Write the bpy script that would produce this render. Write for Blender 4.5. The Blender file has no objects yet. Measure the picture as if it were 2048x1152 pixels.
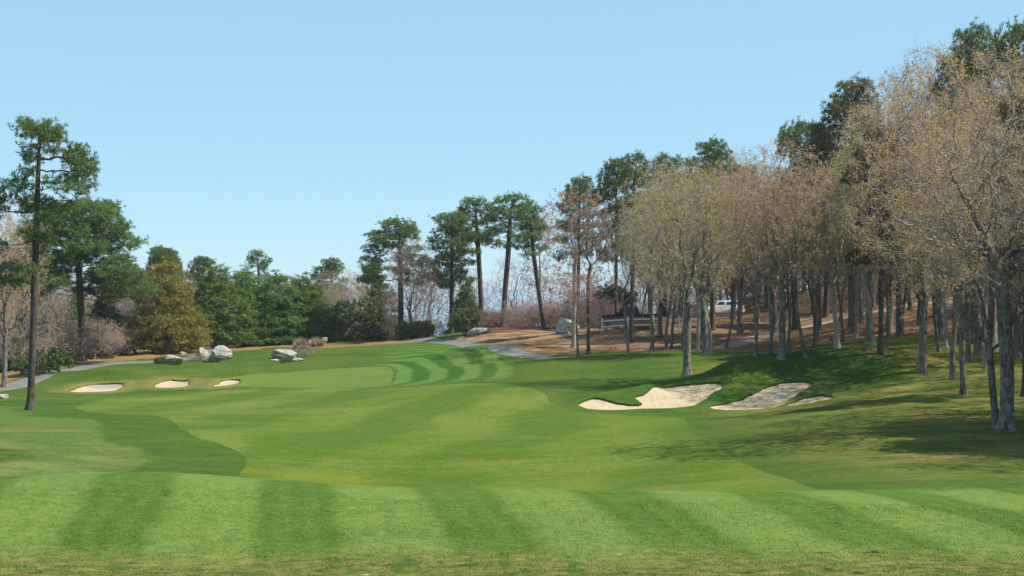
import bpy, math, random
import numpy as np

# ------------------------------------------------------------------ camera, sky, sun, exposure
S = bpy.context.scene
COL = S.collection
R = math.radians
EYE = 5.0            # the photographer stands on a raised tee, metres above the near fairway
FPX = 3151.0         # focal length in photo pixels (2048 wide)

cam_d = bpy.data.cameras.new("camera")
cam_d.sensor_width = 36.0
cam_d.lens = 36.0 * FPX / 2048.0
cam_d.clip_start = 0.5
cam_d.clip_end = 60000.0
cam = bpy.data.objects.new("camera", cam_d)
cam.location = (0, 0, EYE)
cam.rotation_euler = (R(90), 0, 0)
COL.objects.link(cam)
S.camera = cam

SUN_EL, SUN_AZ = 54.0, 92.0      # azimuth clockwise from the view direction (+Y): 90 = right
world = bpy.data.worlds.new("World")
S.world = world
world.use_nodes = True
wn = world.node_tree
for n in list(wn.nodes):
    wn.nodes.remove(n)
sky = wn.nodes.new("ShaderNodeTexSky")
sky.sky_type = 'NISHITA'
sky.sun_disc = False
sky.sun_elevation = R(SUN_EL)
sky.sun_rotation = R(SUN_AZ)
sky.altitude = 0
sky.air_density = 0.7
sky.dust_density = 0.0
sky.ozone_density = 3.0
bg = wn.nodes.new("ShaderNodeBackground")
bg.inputs["Strength"].default_value = 0.0577
wo = wn.nodes.new("ShaderNodeOutputWorld")
# thin even spring haze lightens the whole dome alike
hz = wn.nodes.new("ShaderNodeVectorMath"); hz.operation = 'MULTIPLY_ADD'
wn.links.new(sky.outputs[0], hz.inputs[0])
hz.inputs[1].default_value = (0.5, 0.5, 0.5)
hz.inputs[2].default_value = (2.85, 5.05, 6.35)
wn.links.new(hz.outputs[0], bg.inputs[0])
wn.links.new(bg.outputs[0], wo.inputs[0])

sun_d = bpy.data.lights.new("sun", 'SUN')
sun_d.energy = 5.0
sun_d.angle = R(0.53)
sun_d.color = (1.0, 0.95, 0.87)
sun = bpy.data.objects.new("sun", sun_d)
COL.objects.link(sun)
sun.location = (60, 20, 60)
# sun lamp shines along its -Z
_az, _el = R(SUN_AZ), R(SUN_EL)
sdir = np.array([math.sin(_az) * math.cos(_el), math.cos(_az) * math.cos(_el), math.sin(_el)])
import mathutils
sun.rotation_euler = mathutils.Vector(sdir).to_track_quat('Z', 'Y').to_euler()

S.view_settings.view_transform = 'Standard'
S.view_settings.look = 'None'
S.view_settings.exposure = 0.8
S.view_settings.gamma = 1.0
S.view_settings.use_curve_mapping = False

# ------------------------------------------------------------------ node helpers
class NT:
    def __init__(self, name, rough=0.9, spec=0.15):
        self.m = bpy.data.materials.new(name)
        self.m.use_nodes = True
        self.t = self.m.node_tree
        for n in list(self.t.nodes):
            self.t.nodes.remove(n)
        self.out = self.t.nodes.new("ShaderNodeOutputMaterial")
        self.p = self.t.nodes.new("ShaderNodeBsdfPrincipled")
        self.p.inputs["Roughness"].default_value = rough
        self.p.inputs["Specular IOR Level"].default_value = spec
        self.t.links.new(self.p.outputs[0], self.out.inputs[0])

    def N(self, kind, **kw):
        n = self.t.nodes.new(kind)
        for k, v in kw.items():
            setattr(n, k, v)
        return n

    def L(self, a, b):
        self.t.links.new(a, b)

    def sock(self, inp, v):
        if hasattr(v, "is_output"):
            self.L(v, inp)
        elif isinstance(v, (tuple, list)):
            inp.default_value = (*v, 1.0) if len(v) == 3 and len(inp.default_value) == 4 else v
        else:
            inp.default_value = v

    def pos(self):
        return self.N("ShaderNodeNewGeometry").outputs["Position"]

    def obj(self):
        return self.N("ShaderNodeTexCoord").outputs["Object"]

    def noise(self, vec, scale, detail=3.0, rough=0.55, dist=0.0):
        n = self.N("ShaderNodeTexNoise")
        self.L(vec, n.inputs["Vector"])
        n.inputs["Scale"].default_value = scale
        n.inputs["Detail"].default_value = detail
        n.inputs["Roughness"].default_value = rough
        n.inputs["Distortion"].default_value = dist
        return n.outputs["Fac"]

    def math(self, op, a, b=0.0, c=0.0, clamp=False):
        n = self.N("ShaderNodeMath", operation=op)
        n.use_clamp = clamp
        self.sock(n.inputs[0], a)
        self.sock(n.inputs[1], b)
        if len(n.inputs) > 2:
            self.sock(n.inputs[2], c)
        return n.outputs[0]

    def ss(self, v, a, b):
        n = self.N("ShaderNodeMapRange", interpolation_type='SMOOTHSTEP')
        self.sock(n.inputs["Value"], v)
        n.inputs["From Min"].default_value = a
        n.inputs["From Max"].default_value = b
        return n.outputs["Result"]

    def mix(self, f, a, b, blend='MIX'):
        n = self.N("ShaderNodeMix", data_type='RGBA', blend_type=blend)
        self.sock(n.inputs["Factor"], f)
        self.sock(n.inputs["A"], a)
        self.sock(n.inputs["B"], b)
        return n.outputs["Result"]

    def scale(self, vec, s):
        n = self.N("ShaderNodeVectorMath", operation='MULTIPLY')
        self.L(vec, n.inputs[0])
        n.inputs[1].default_value = s
        return n.outputs[0]

    def attr(self, name):
        return self.N("ShaderNodeAttribute", attribute_name=name).outputs["Fac"]

    def bump(self, h, strength=0.5, dist=0.05):
        n = self.N("ShaderNodeBump")
        n.inputs["Strength"].default_value = strength
        n.inputs["Distance"].default_value = dist
        self.L(h, n.inputs["Height"])
        self.L(n.outputs[0], self.p.inputs["Normal"])

    def col(self, c):
        self.sock(self.p.inputs["Base Color"], c)
        return self.m


def set_mat(o, *mats):
    for m in mats:
        o.data.materials.append(m)

# ------------------------------------------------------------------ terrain height
def W(px, py, d):
    return ((px - 1024.0) / FPX * d, d, EYE - (py - 576.0) / FPX * d)

ctrl = [W(*p) for p in [
    # near turf and its crest
    (-150, 1152, 27), (300, 1152, 27), (1024, 1152, 27), (1700, 1152, 27), (2200, 1150, 27),
    (0, 1050, 33), (700, 1050, 33.3), (1400, 1050, 33.3), (2048, 1050, 33.3),
    (-200, 975, 37), (100, 955, 38), (350, 945, 39), (500, 961, 39), (700, 972, 39.5), (1000, 977, 40), (1300, 978, 40), (1550, 984, 40.5),
    # right hand slope without crest
    (1800, 985, 41), (2048, 985, 41.5), (2300, 960, 45), (1750, 935, 49), (2000, 930, 50), (1650, 890, 58), (2000, 862, 60), (2300, 850, 62),
    # low fairway hidden and seen behind the crest
    (100, 962, 47), (350, 960, 47), (600, 982, 46), (1000, 997, 46), (1350, 992, 46), (100, 935, 54), (350, 945, 53), (600, 958, 54), (1000, 966, 54), (1400, 960, 53),
    (1000, 900, 63), (1000, 850, 72), (1000, 800, 84), (1000, 770, 95), (1000, 742, 108), (1000, 716, 122), (1010, 702, 128),
    (1300, 880, 66), (1350, 850, 73),
    (600, 900, 62), (600, 850, 75), (600, 800, 95), (600, 770, 112), (600, 746, 125), (600, 720, 138), (600, 702, 150),
    (700, 690, 156), (830, 681, 152), (900, 682, 147), (960, 690, 140), (860, 765, 102), (800, 740, 122), (880, 720, 130), (940, 725, 124), (700, 730, 130),
    (60, 820, 85), (200, 786, 110), (200, 766, 118), (200, 742, 127), (340, 778, 112), (340, 760, 121), (450, 774, 113), (460, 759, 122),
    (350, 728, 136), (0, 790, 100), (-150, 800, 100), (0, 870, 65), (0, 915, 55), (300, 830, 80), (300, 870, 67), (450, 930, 56),
    (130, 745, 122), (0, 765, 115), (160, 720, 136), (250, 712, 143), (450, 695, 158), (640, 688, 164), (-200, 760, 125), (-200, 740, 160),
    # bunkers and mound on the right
    (1160, 822, 83), (1300, 822, 82.5), (1420, 826, 81.5), (1520, 825, 81.5), (1640, 808, 82.5), (1190, 798, 86.5), (1280, 790, 88), (1400, 766, 90.5), (1450, 763, 91.5),
    (1520, 745, 93), (1480, 790, 86.5), (1600, 762, 90), (1650, 730, 95), (1560, 728, 97), (1640, 724, 97),
    (1760, 750, 88), (1700, 790, 80), (1376, 750, 96), (1200, 770, 96), (1250, 740, 104), (1155, 718, 112), (1250, 712, 113), (1085, 717, 121),
    (1450, 722, 106), (1563, 716, 105), (1700, 708, 102), (1762, 705, 100), (1850, 745, 88), (1925, 790, 76), (2045, 790, 75), (1800, 800, 74), (1800, 850, 63),
    (2048, 700, 98), (1920, 700, 98), (2300, 690, 98), (2400, 780, 72),
    # woods floor and the bank behind
    (1280, 692, 125), (1400, 700, 116), (1450, 695, 120), (1550, 662, 138), (1700, 642, 132), (1850, 612, 132), (2000, 604, 128), (2200, 600, 128),
    (1300, 656, 140), (1220, 657, 140), (1380, 652, 142), (1440, 632, 165), (1600, 618, 168), (1700, 600, 165), (1800, 580, 165), (1950, 557, 165), (2150, 550, 165),
    (1000, 664, 150), (950, 660, 153), (1130, 668, 143), (1050, 655, 158), (1130, 690, 132), (1200, 650, 160), (880, 672, 158),
]]
ctrl += [(0, 0, 3.35), (-12, 0, 3.2), (14, 0, 3.4), (0, 12, 2.3), (-20, 12, 1.9), (20, 12, 2.2), (0, -25, 3.3), (-60, -10, 1.5), (60, -10, 2.5),
         (-60, 60, -1.2), (-68, 100, -2.0), (-68, 150, -1.0), (62, 40, 0.6), (65, 80, 2.0), (68, 130, 5.0), (68, 180, 6.5),
         (-60, 190, -1.5), (-30, 190, -1.6), (-10, 190, -3.0), (0, 190, -3.0), (12, 190, 0.5), (25, 190, 3.4), (45, 190, 6.0)]
ctrl = np.array(ctrl)
_C = 3.0
def _kern(a, b):
    d2 = ((a[:, None, :] - b[None, :, :]) ** 2).sum(-1)
    return -np.sqrt(d2 + _C * _C)
_P = ctrl[:, :2]
_n = len(_P)
_A = np.zeros((_n + 3, _n + 3))
_A[:_n, :_n] = _kern(_P, _P) + np.eye(_n) * 0.5
_A[:_n, _n] = 1
_A[:_n, _n + 1:] = _P / 100
_A[_n, :_n] = 1
_A[_n + 1:, :_n] = (_P / 100).T
_w = np.linalg.solve(_A, np.concatenate([ctrl[:, 2], [0, 0, 0]]))

# mounds round the bunkers and gentle rolls in the fairway: x, y, height, half widths
MOUNDS = [(18.4, 93.0, 1.25, 4.6, 2.6), (13.4, 91.5, 1.0, 2.3, 2.2), (7.4, 88.2, 0.45, 1.5, 1.3), (22.5, 91.0, 0.5, 3.0, 3.0), (5.0, 87.0, 0.3, 1.4, 1.8),
          (-31.0, 121.5, 0.6, 3.2, 1.6), (-25.6, 123.5, 0.65, 2.6, 1.6), (-21.4, 124.5, 0.6, 2.2, 1.5), (-28.2, 117.5, 0.35, 1.3, 1.6), (-23.4, 119.0, 0.35, 1.2, 1.6),
          (-12.0, 66.0, 0.3, 5.0, 4.0), (-3.0, 74.0, -0.25, 6.0, 5.0), (4.5, 61.0, 0.22, 5.0, 3.5), (-4.0, 130.0, 0.75, 5.5, 4.0), (-1.5, 112.0, 0.3, 6.0, 3.0), (6.0, 104.0, 0.35, 6.0, 2.5), (14.0, 106.0, 0.3, 6.0, 2.5)]
def sstep(v, a, b):
    t = np.clip((v - a) / (b - a), 0, 1)
    return t * t * (3 - 2 * t)

def H(x, y):
    x = np.atleast_1d(np.asarray(x, float)); y = np.atleast_1d(np.asarray(y, float))
    cx = np.clip(x, -70, 70); cy = np.clip(y, -25, 190)
    out = np.zeros(len(x))
    for i in range(0, len(x), 20000):
        q = np.stack([cx[i:i + 20000], cy[i:i + 20000]], 1)
        k = _kern(q, _P)
        out[i:i + 20000] = k @ _w[:_n] + _w[_n] + (q / 100) @ _w[_n + 1:]
    for bx, by, bh, rx, ry in MOUNDS:
        out = out + bh * np.exp(-((x - bx) / rx) ** 2 - ((y - by) / ry) ** 2)
    dist = np.hypot(x - cx, y - cy)
    far = -2.0 + 6.5 * sstep(x, 0, 90) * (1 - sstep(y, 230, 420)) - 34.0 * sstep(y, 215, 480)
    far = far + 3.0 * sstep(-y, 0, 60)
    b = sstep(dist, 0, 70)
    return out * (1 - b) + far * b

def Hs(x, y):
    return float(H(x, y)[0])

_DD = np.arange(22.0, 260.0, 0.2)
def at(px, py):
    """where the sight line through a photo pixel meets the ground"""
    zr = EYE - (py - 576.0) / FPX * _DD
    zt = H((px - 1024.0) / FPX * _DD, _DD)
    hit = np.nonzero(zt >= zr)[0]
    if len(hit) == 0:
        d = 150.0
    else:
        i = max(hit[0], 1)
        a, b = zr[i - 1] - zt[i - 1], zr[i] - zt[i]
        d = _DD[i - 1] + 0.2 * (a / (a - b) if a > b else 0.5)
    x = (px - 1024.0) / FPX * d
    return np.array([x, d, Hs(x, d)])

def poly(*pts):
    return np.array([at(*p)[:2] for p in pts])

def smooth_poly(P, it=2):
    for _ in range(it):
        Q = np.roll(P, -1, 0)
        P = np.stack([0.75 * P + 0.25 * Q, 0.25 * P + 0.75 * Q], 1).reshape(-1, 2)
    return P

def sd_poly(P, x, y):
    """signed distance, negative inside"""
    q = np.stack([x, y], 1)
    best = np.full(len(x), 1e18)
    inside = np.zeros(len(x), bool)
    for a, b in zip(P, np.roll(P, -1, 0)):
        e = b - a
        w = q - a
        t = np.clip((w @ e) / max(e @ e, 1e-12), 0, 1)
        d = w - t[:, None] * e
        best = np.minimum(best, (d ** 2).sum(1))
        c1 = (a[1] <= q[:, 1]) & (b[1] > q[:, 1]); c2 = (b[1] <= q[:, 1]) & (a[1] > q[:, 1])
        cr = e[0] * w[:, 1] - e[1] * w[:, 0]
        inside ^= (c1 & (cr > 0)) | (c2 & (cr < 0))
    s = np.sqrt(best)
    return np.where(inside, -s, s)

def sd_line(P, x, y):
    q = np.stack([x, y], 1)
    best = np.full(len(x), 1e18)
    for a, b in zip(P[:-1], P[1:]):
        e = b - a
        w = q - a
        t = np.clip((w @ e) / max(e @ e, 1e-12), 0, 1)
        best = np.minimum(best, ((w - t[:, None] * e) ** 2).sum(1))
    return np.sqrt(best)

def near(P, x, y, pad, fn, *a, **k):
    """evaluate a distance function only near its shape; far away a big value"""
    lo, hi = P.min(0) - pad, P.max(0) + pad
    m = (x > lo[0]) & (x < hi[0]) & (y > lo[1]) & (y < hi[1])
    out = np.full(len(x), float(pad))
    if m.any():
        out[m] = fn(P, x[m], y[m])
    return out

# ---- outlines of the course, taken from where they lie on the ground
fairway_P = smooth_poly(poly(
    (135, 816), (190, 799), (330, 786), (500, 778), (640, 776), (780, 778), (900, 768), (980, 765), (1050, 772), (1095, 790), (1095, 806),
    (1170, 826), (1290, 832), (1374, 836), (1377, 853), (1385, 866), (1450, 905), (1560, 950), (1640, 979)) .tolist()
    and np.vstack([poly((135, 816), (190, 799), (330, 786), (500, 778), (640, 776), (780, 778), (900, 768), (980, 765), (1050, 772), (1095, 790), (1095, 806),
    (1170, 826), (1290, 832), (1374, 836), (1377, 853), (1385, 866), (1450, 905), (1560, 950), (1640, 979)),
    [[8.2, 43.0], [5.0, 42.2], [0.0, 41.5], [-4.0, 41.2], [-7.2, 42.0], [-9.0, 46.0]],
    poly((480, 949), (495, 925), (488, 908), (440, 886), (372, 872), (352, 840), (300, 829), (220, 830))]), 2)
green_P = smooth_poly(poly((430, 757), (520, 747), (620, 741), (720, 733), (775, 731), (787, 740), (787, 758), (772, 771), (700, 776), (560, 775), (450, 771)), 2)
BUNKERS = [
    poly((1157, 812), (1165, 803), (1185, 798), (1215, 800), (1240, 808), (1270, 812), (1294, 811), (1276, 802), (1266, 793), (1295, 787), (1340, 772), (1400, 768), (1452, 766), (1425, 787), (1388, 817), (1300, 820), (1230, 823), (1175, 822)),
    poly((1408, 816), (1450, 808), (1490, 797), (1525, 779), (1560, 766), (1610, 762), (1634, 767), (1600, 785), (1553, 817), (1500, 822), (1440, 824)),
    poly((1572, 816), (1604, 800), (1640, 792), (1657, 795), (1652, 804), (1600, 812)),
    poly((130, 784), (160, 774), (190, 767), (252, 765), (238, 780), (222, 785), (190, 787), (150, 787)),
    poly((300, 777), (320, 763), (345, 758), (386, 759), (366, 777), (330, 778)),
    poly((412, 777), (440, 763), (465, 757), (489, 763), (460, 773)),
]
BUNKERS = [smooth_poly(b, 2) for b in BUNKERS]
path_left = np.vstack([[[-70, 78]], [[-46, 88]], poly((0, 782), (60, 760), (130, 741), (190, 730), (240, 725)), [at(240, 725)[:2] + [3.5, 3]], [at(240, 725)[:2] + [5.5, 8]], [at(240, 725)[:2] + [4, 22]], [at(240, 725)[:2] + [0, 45]]])
path_right = np.vstack([poly((848, 681), (890, 683), (940, 688), (1000, 699), (1050, 709), (1090, 717)), [at(1090, 717)[:2] + [1.6, -0.9]]])
path_right = np.vstack([[path_right[0] + [-1.5, 9]], path_right])
wood_road = np.vstack([poly((1440, 696), (1470, 688), (1520, 672), (1600, 655), (1700, 636), (1840, 604)), [[38, 133], [52, 130], [70, 128]]])
def dense(P):
    for _ in range(3):
        Q = np.stack([0.75 * P[:-1] + 0.25 * P[1:], 0.25 * P[:-1] + 0.75 * P[1:]], 1).reshape(-1, 2)
        P = np.vstack([P[:1], Q, P[-1:]])
    return P
path_left, path_right, wood_road = dense(path_left), dense(path_right), dense(wood_road)
litter_P = np.vstack([poly((1095, 712), (1180, 704), (1260, 703), (1400, 703), (1500, 704), (1560, 700), (1650, 690), (1720, 681), (1800, 672), (1860, 672), (1930, 665), (2048, 650)),
                      [[75, 100], [75, 215], [14, 215], [4, 195], [-3, 170]], poly((930, 668), (1000, 690))])
straw_P = np.vstack([[[-70, 84]], poly((0, 770), (90, 742), (160, 728), (240, 722), (300, 717), (350, 712), (470, 703), (560, 694), (640, 696), (760, 690), (850, 683)), [[-8, 190], [-70, 190]]])
bank_P = poly((900, 676), (960, 655), (1040, 645), (1180, 650), (1200, 690), (1110, 712), (1020, 697))

# ------------------------------------------------------------------ ground mesh: one grid, cut along the outlines
def axis(parts):
    v = []
    for a, b, s in parts:
        v += list(np.arange(a, b, s))
    return np.array(v)
def grow_out(start, end, s0, k=1.25):
    v, s, x = [], s0, start
    while x < end:
        s *= k; x += s; v.append(x)
    return np.array(v)
xs = np.arange(-46, 46.01, 0.4)
xo = grow_out(46, 6000, 0.5)
xs = np.concatenate([-xo[::-1], xs, xo])
ys = np.concatenate([np.arange(20, 62, 0.3), np.arange(62, 168, 0.4)])
ys = np.concatenate([20 - grow_out(0, 3000, 0.5)[::-1], ys, grow_out(168, 6000, 0.5)])
# gentle unevenness
def vnoise(x, y, s, seed):
    rr = np.random.RandomState(seed)
    G = rr.rand(64, 64)
    u, v = x / s + 100, y / s + 100
    i, j = np.floor(u).astype(int), np.floor(v).astype(int)
    fu, fv = u - i, v - j
    fu, fv = fu * fu * (3 - 2 * fu), fv * fv * (3 - 2 * fv)
    g = lambda a, b: G[a % 64, b % 64]
    return (g(i, j) * (1 - fu) + g(i + 1, j) * fu) * (1 - fv) + (g(i, j + 1) * (1 - fu) + g(i + 1, j + 1) * fu) * fv - 0.5
def RAGF(x, y):
    return vnoise(x, y, 0.9, 7) * 0.30 + vnoise(x, y, 0.45, 8) * 0.16
GX, GY = np.meshgrid(xs, ys)
nx, ny = len(xs), len(ys)
gx, gy = GX.ravel(), GY.ravel()
gz = H(gx, gy)
F = {}
F['green'] = near(green_P, gx, gy, 24, sd_poly)
F['fairway'] = near(fairway_P, gx, gy, 12, sd_poly)
F['path'] = np.minimum(near(path_left, gx, gy, 12, sd_line) - 0.9, near(path_right, gx, gy, 12, sd_line) - 1.0)
F['road'] = near(wood_road, gx, gy, 12, sd_line) - 1.15
F['litter'] = near(litter_P, gx, gy, 20, sd_poly)
F['straw'] = near(straw_P, gx, gy, 20, sd_poly)
F['bank'] = near(bank_P, gx, gy, 12, sd_poly)
RAG = RAGF(gx, gy)
for i, b in enumerate(BUNKERS):
    F['b%d' % i] = near(b, gx, gy, 6, sd_poly) + RAG - (0.3 if i == 2 else 0.0)
F['bunk'] = np.min([F['b%d' % i] for i in range(6)], 0)
rough_w = sstep(F['fairway'], 0, 3) * sstep(F['path'], 0, 2) * sstep(F['bunk'], 0, 2)
wood_w = np.maximum(sstep(-F['litter'], 0, 3), sstep(-F['straw'], 0, 3)) * sstep(F['path'], 0, 2) * sstep(F['road'], 0, 2)
near_w = sstep(np.abs(gx), 400, 150) * sstep(np.abs(gy), 500, 250) if False else (1 - sstep(np.abs(gx), 150, 400)) * (1 - sstep(np.abs(gy), 250, 500))
gz = gz + near_w * (rough_w * (vnoise(gx, gy, 2.2, 1) * 0.10 + vnoise(gx, gy, 0.8, 2) * 0.05) + wood_w * (vnoise(gx, gy, 3.0, 3) * 0.35 + vnoise(gx, gy, 1.1, 4) * 0.15))
# a raised grass lip at the back of each bunker
lip = np.exp(-((F['bunk'] - 0.35) / 0.45) ** 2)
gz = gz + 0.12 * lip

NAMES = list(F)
V = [np.stack([gx, gy, gz], 1)]
A = [np.stack([F[k] for k in NAMES], 1)]
q = (np.arange(ny - 1)[:, None] * nx + np.arange(nx - 1)[None, :]).ravel()
tris = np.concatenate([np.stack([q, q + 1, q + nx + 1], 1), np.stack([q, q + nx + 1, q + nx], 1)])
VV, AA = V[0], A[0]

def clip(tris, key):
    """split triangles along the zero line of a field: (inside, outside, cut edges)"""
    global VV, AA
    ki = NAMES.index(key)
    f = AA[:, ki][tris]
    neg = (f < 0).sum(1)
    ins, outs, mid = tris[neg == 3], tris[neg == 0], tris[(neg > 0) & (neg < 3)]
    newv, newa, memo, base = [], [], {}, len(VV)
    ni, no, cuts = [], [], []
    def cut(a, b):
        k = (a, b) if a < b else (b, a)
        if k not in memo:
            fa, fb = AA[a, ki], AA[b, ki]
            t = min(max(fa / (fa - fb), 0.002), 0.998)
            newv.append(VV[a] * (1 - t) + VV[b] * t)
            newa.append(AA[a] * (1 - t) + AA[b] * t)
            memo[k] = base + len(newv) - 1
        return memo[k]
    for t in mid:
        t = [int(i) for i in t]
        s = [AA[i, ki] < 0 for i in t]
        lone = [i for i in range(3) if s.count(s[i]) == 1][0]
        a, b, c = t[lone], t[(lone + 1) % 3], t[(lone + 2) % 3]
        p, r = cut(a, b), cut(a, c)
        one, two = ((a, p, r),), ((p, b, c), (p, c, r))
        if s[lone]:
            ni += one; no += two; cuts.append((r, p))
        else:
            no += one; ni += two; cuts.append((p, r))
    if newv:
        VV = np.vstack([VV, newv]); AA = np.vstack([AA, newa])
    cat = lambda a, b: np.vstack([a, np.array(b, int).reshape(-1, 3)])
    return cat(ins, ni), cat(outs, no), cuts

def mesh_from(name, verts, faces, attrs=None, smooth=True):
    me = bpy.data.meshes.new(name)
    verts = np.asarray(verts, np.float32); faces = np.asarray(faces, np.int32)
    k = faces.shape[1]
    me.vertices.add(len(verts)); me.vertices.foreach_set("co", verts.ravel())
    me.loops.add(faces.size); me.loops.foreach_set("vertex_index", faces.ravel())
    me.polygons.add(len(faces))
    me.polygons.foreach_set("loop_start", np.arange(0, faces.size, k, dtype=np.int32))
    me.polygons.foreach_set("use_smooth", np.full(len(faces), smooth))
    if attrs:
        for an, av in attrs.items():
            at_ = me.attributes.new(an, 'FLOAT', 'POINT')
            at_.data.foreach_set("value", np.asarray(av, np.float32))
    me.update(calc_edges=True)
    return me

def link(name, me, parent=None, mats=()):
    o = bpy.data.objects.new(name, me)
    COL.objects.link(o)
    if parent is not None:
        o.parent = parent
    for m in mats:
        me.materials.append(m)
    return o

def sub(name, t, mats, dz=0.0, extra=None):
    ids, inv = np.unique(t, return_inverse=True)
    v = VV[ids].copy(); v[:, 2] += dz
    f = inv.reshape(-1, 3)
    at_ = {k: AA[ids, NAMES.index(k)] for k in ('green', 'fairway', 'path', 'litter', 'straw', 'bank', 'bunk')}
    if extra is not None:
        # skirt that drops from the cut edge: the lip above the sand
        e = np.array(extra, int).reshape(-1, 2)
        pos = {int(i): n for n, i in enumerate(ids)}
        n0 = len(v)
        vs = np.array([VV[i] for i in e.ravel()])
        dn = vs.copy(); dn[:, 2] -= 0.3
        v = np.vstack([v, vs, dn])
        m = len(e)
        a = n0 + np.arange(m) * 2; b = a + 1
        c = a + 2 * m; d = b + 2 * m
        f = np.vstack([f, np.stack([a, c, d], 1), np.stack([a, d, b], 1)])
        for k in at_:
            w = AA[e.ravel(), NAMES.index(k)]
            at_[k] = np.concatenate([at_[k], w, w])
    o = link(name, mesh_from(name, v, f, at_), mats=mats)
    o['kind'] = 'structure'
    return o

# ---- turf material: colours by what grows where, plus tree shade on the right mounds
def turf(name, kind):
    n = NT(name, rough=0.95, spec=0.05)
    P = n.pos()
    big = n.noise(P, 0.09, 3)
    mid = n.noise(n.scale(P, (0.55, 1.0, 1.0)), 0.6, 5, 0.68)
    gr5 = n.noise(n.scale(P, (0.8, 1.0, 1.0)), 4.5, 4, 0.75)
    fine = n.noise(P, 9.0, 3, 0.7)
    tiny = n.noise(P, 34.0, 2, 0.7)
    if kind == 'ground':
        c = n.mix(n.ss(mid, 0.3, 0.7), (0.028, 0.068, 0.009), (0.054, 0.104, 0.018))
        c = n.mix(n.ss(big, 0.42, 0.62), c, (0.060, 0.100, 0.017))
        sep = n.N("ShaderNodeSeparateXYZ"); n.L(P, sep.inputs[0])
        X, Y = sep.outputs[0], sep.outputs[1]
        wob = n.math('MULTIPLY', n.math('SUBTRACT', n.noise(P, 0.35, 2), 0.5), 0.6)
        # mown stripes of the near turf
        u = n.math('ADD', n.math('ADD', n.math('MULTIPLY', X, math.cos(R(8))), n.math('MULTIPLY', Y, math.sin(R(8)))), wob)
        s = n.math('SINE', n.math('MULTIPLY', n.math('SUBTRACT', u, 3.05), 2 * math.pi / 3.85))
        s = n.math('MULTIPLY', n.ss(s, -0.45, 0.45), n.math('ADD', 0.88, n.math('MULTIPLY', n.ss(n.noise(P, 0.22, 3, 0.6), 0.35, 0.65), 0.12)))
        fine_s = n.math('MULTIPLY', n.ss(n.math('SINE', n.math('MULTIPLY', u, 2 * math.pi / 0.64)), -1, 1), 0.14)
        lightg = n.mix(n.ss(mid, 0.25, 0.75), (0.088, 0.158, 0.034), (0.116, 0.180, 0.044))
        darkg = n.mix(n.ss(mid, 0.25, 0.75), (0.044, 0.102, 0.012), (0.060, 0.122, 0.018))
        st = n.mix(n.math('ADD', n.math('MULTIPLY', s, 0.86), fine_s, clamp=True), lightg, darkg)
        fore = n.math('MULTIPLY', n.ss(Y, 43.5, 41.5), n.ss(Y, 27.5, 31.0))
        c = n.mix(fore, c, st)
        # dry, thatchy band nearest the tee
        dry = n.math('MULTIPLY', n.ss(n.math('ADD', Y, n.math('MULTIPLY', n.math('SUBTRACT', n.noise(P, 0.5, 4), 0.5), 6.0)), 31.5, 28.8), n.ss(n.noise(P, 2.3, 4, 0.7), 0.36, 0.62))
        c = n.mix(n.math('MULTIPLY', dry, 0.45), c, (0.25, 0.215, 0.075))
        # dry patches on the right bank and in the left rough
        pat = n.ss(n.noise(n.scale(P, (0.5, 1, 1)), 0.38, 4, 0.65), 0.46, 0.62)
        rb = n.math('MULTIPLY', n.math('MULTIPLY', n.ss(X, 8.0, 17.0), n.ss(Y, 43.0, 50.0)), n.ss(Y, 112.0, 95.0))
        lb = n.math('MULTIPLY', n.math('MULTIPLY', n.ss(X, -9.5, -14.0), n.ss(Y, 46.0, 50.0)), n.ss(Y, 74.0, 66.0))
        c = n.mix(n.math('MULTIPLY', n.math('MULTIPLY', rb, pat), 0.75), c, n.mix(n.ss(fine, 0.35, 0.65), (0.20, 0.17, 0.07), (0.27, 0.17, 0.095)))
        c = n.mix(n.math('MULTIPLY', rb, 0.4), c, (0.13, 0.15, 0.03))
        c = n.mix(n.math('MULTIPLY', n.math('MULTIPLY', lb, pat), 0.4), c, (0.24, 0.21, 0.08))
        # darker band mown along the left edge of the fairway, paler one outside it
        fa = n.math('ADD', n.attr('fairway'), n.math('MULTIPLY', wob, 1.2))
        lm = n.math('MULTIPLY', n.math('MULTIPLY', n.ss(X, -5.5, -7.5), n.ss(Y, 43.0, 46.0)), n.ss(Y, 92.0, 84.0))
        c = n.mix(n.math('MULTIPLY', n.math('MULTIPLY', lm, n.ss(fa, 8.5, 7.0)), 0.4), c, (0.095, 0.158, 0.042))
        c = n.mix(n.math('MULTIPLY', n.math('MULTIPLY', lm, n.ss(fa, 3.9, 3.2)), 0.95), c, n.mix(n.ss(mid, 0.3, 0.7), (0.032, 0.078, 0.009), (0.052, 0.104, 0.015)))
        # mower rings round the putting green
        g = n.attr('green')
        gw = n.math('ADD', g, n.math('ADD', n.math('MULTIPLY', wob, 0.8), n.math('MULTIPLY', n.noise(P, 0.13, 2), 1.4)))
        ring = n.ss(n.math('SINE', n.math('MULTIPLY', n.math('ADD', gw, 0.2), 2 * math.pi / 2.3)), -0.5, 0.5)
        rm = n.math('MULTIPLY', n.math('MULTIPLY', n.math('MULTIPLY', n.ss(g, 20.0, 16.0), n.ss(n.math('ADD', X, wob), 1.5, -1.5)), n.ss(X, -13.0, -9.0)), n.ss(Y, 99.0, 104.0))
        rc = n.mix(ring, (0.085, 0.175, 0.038), (0.030, 0.088, 0.011))
        c = n.mix(n.math('MULTIPLY', rm, 0.72), c, rc)
        # olive, worn turf round the bunkers on the left
        bk = n.math('MULTIPLY', n.ss(n.math('ADD', n.attr('bunk'), n.math('MULTIPLY', wob, 1.2)), 1.9, 0.4), n.ss(X, -14.0, -17.0))
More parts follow.
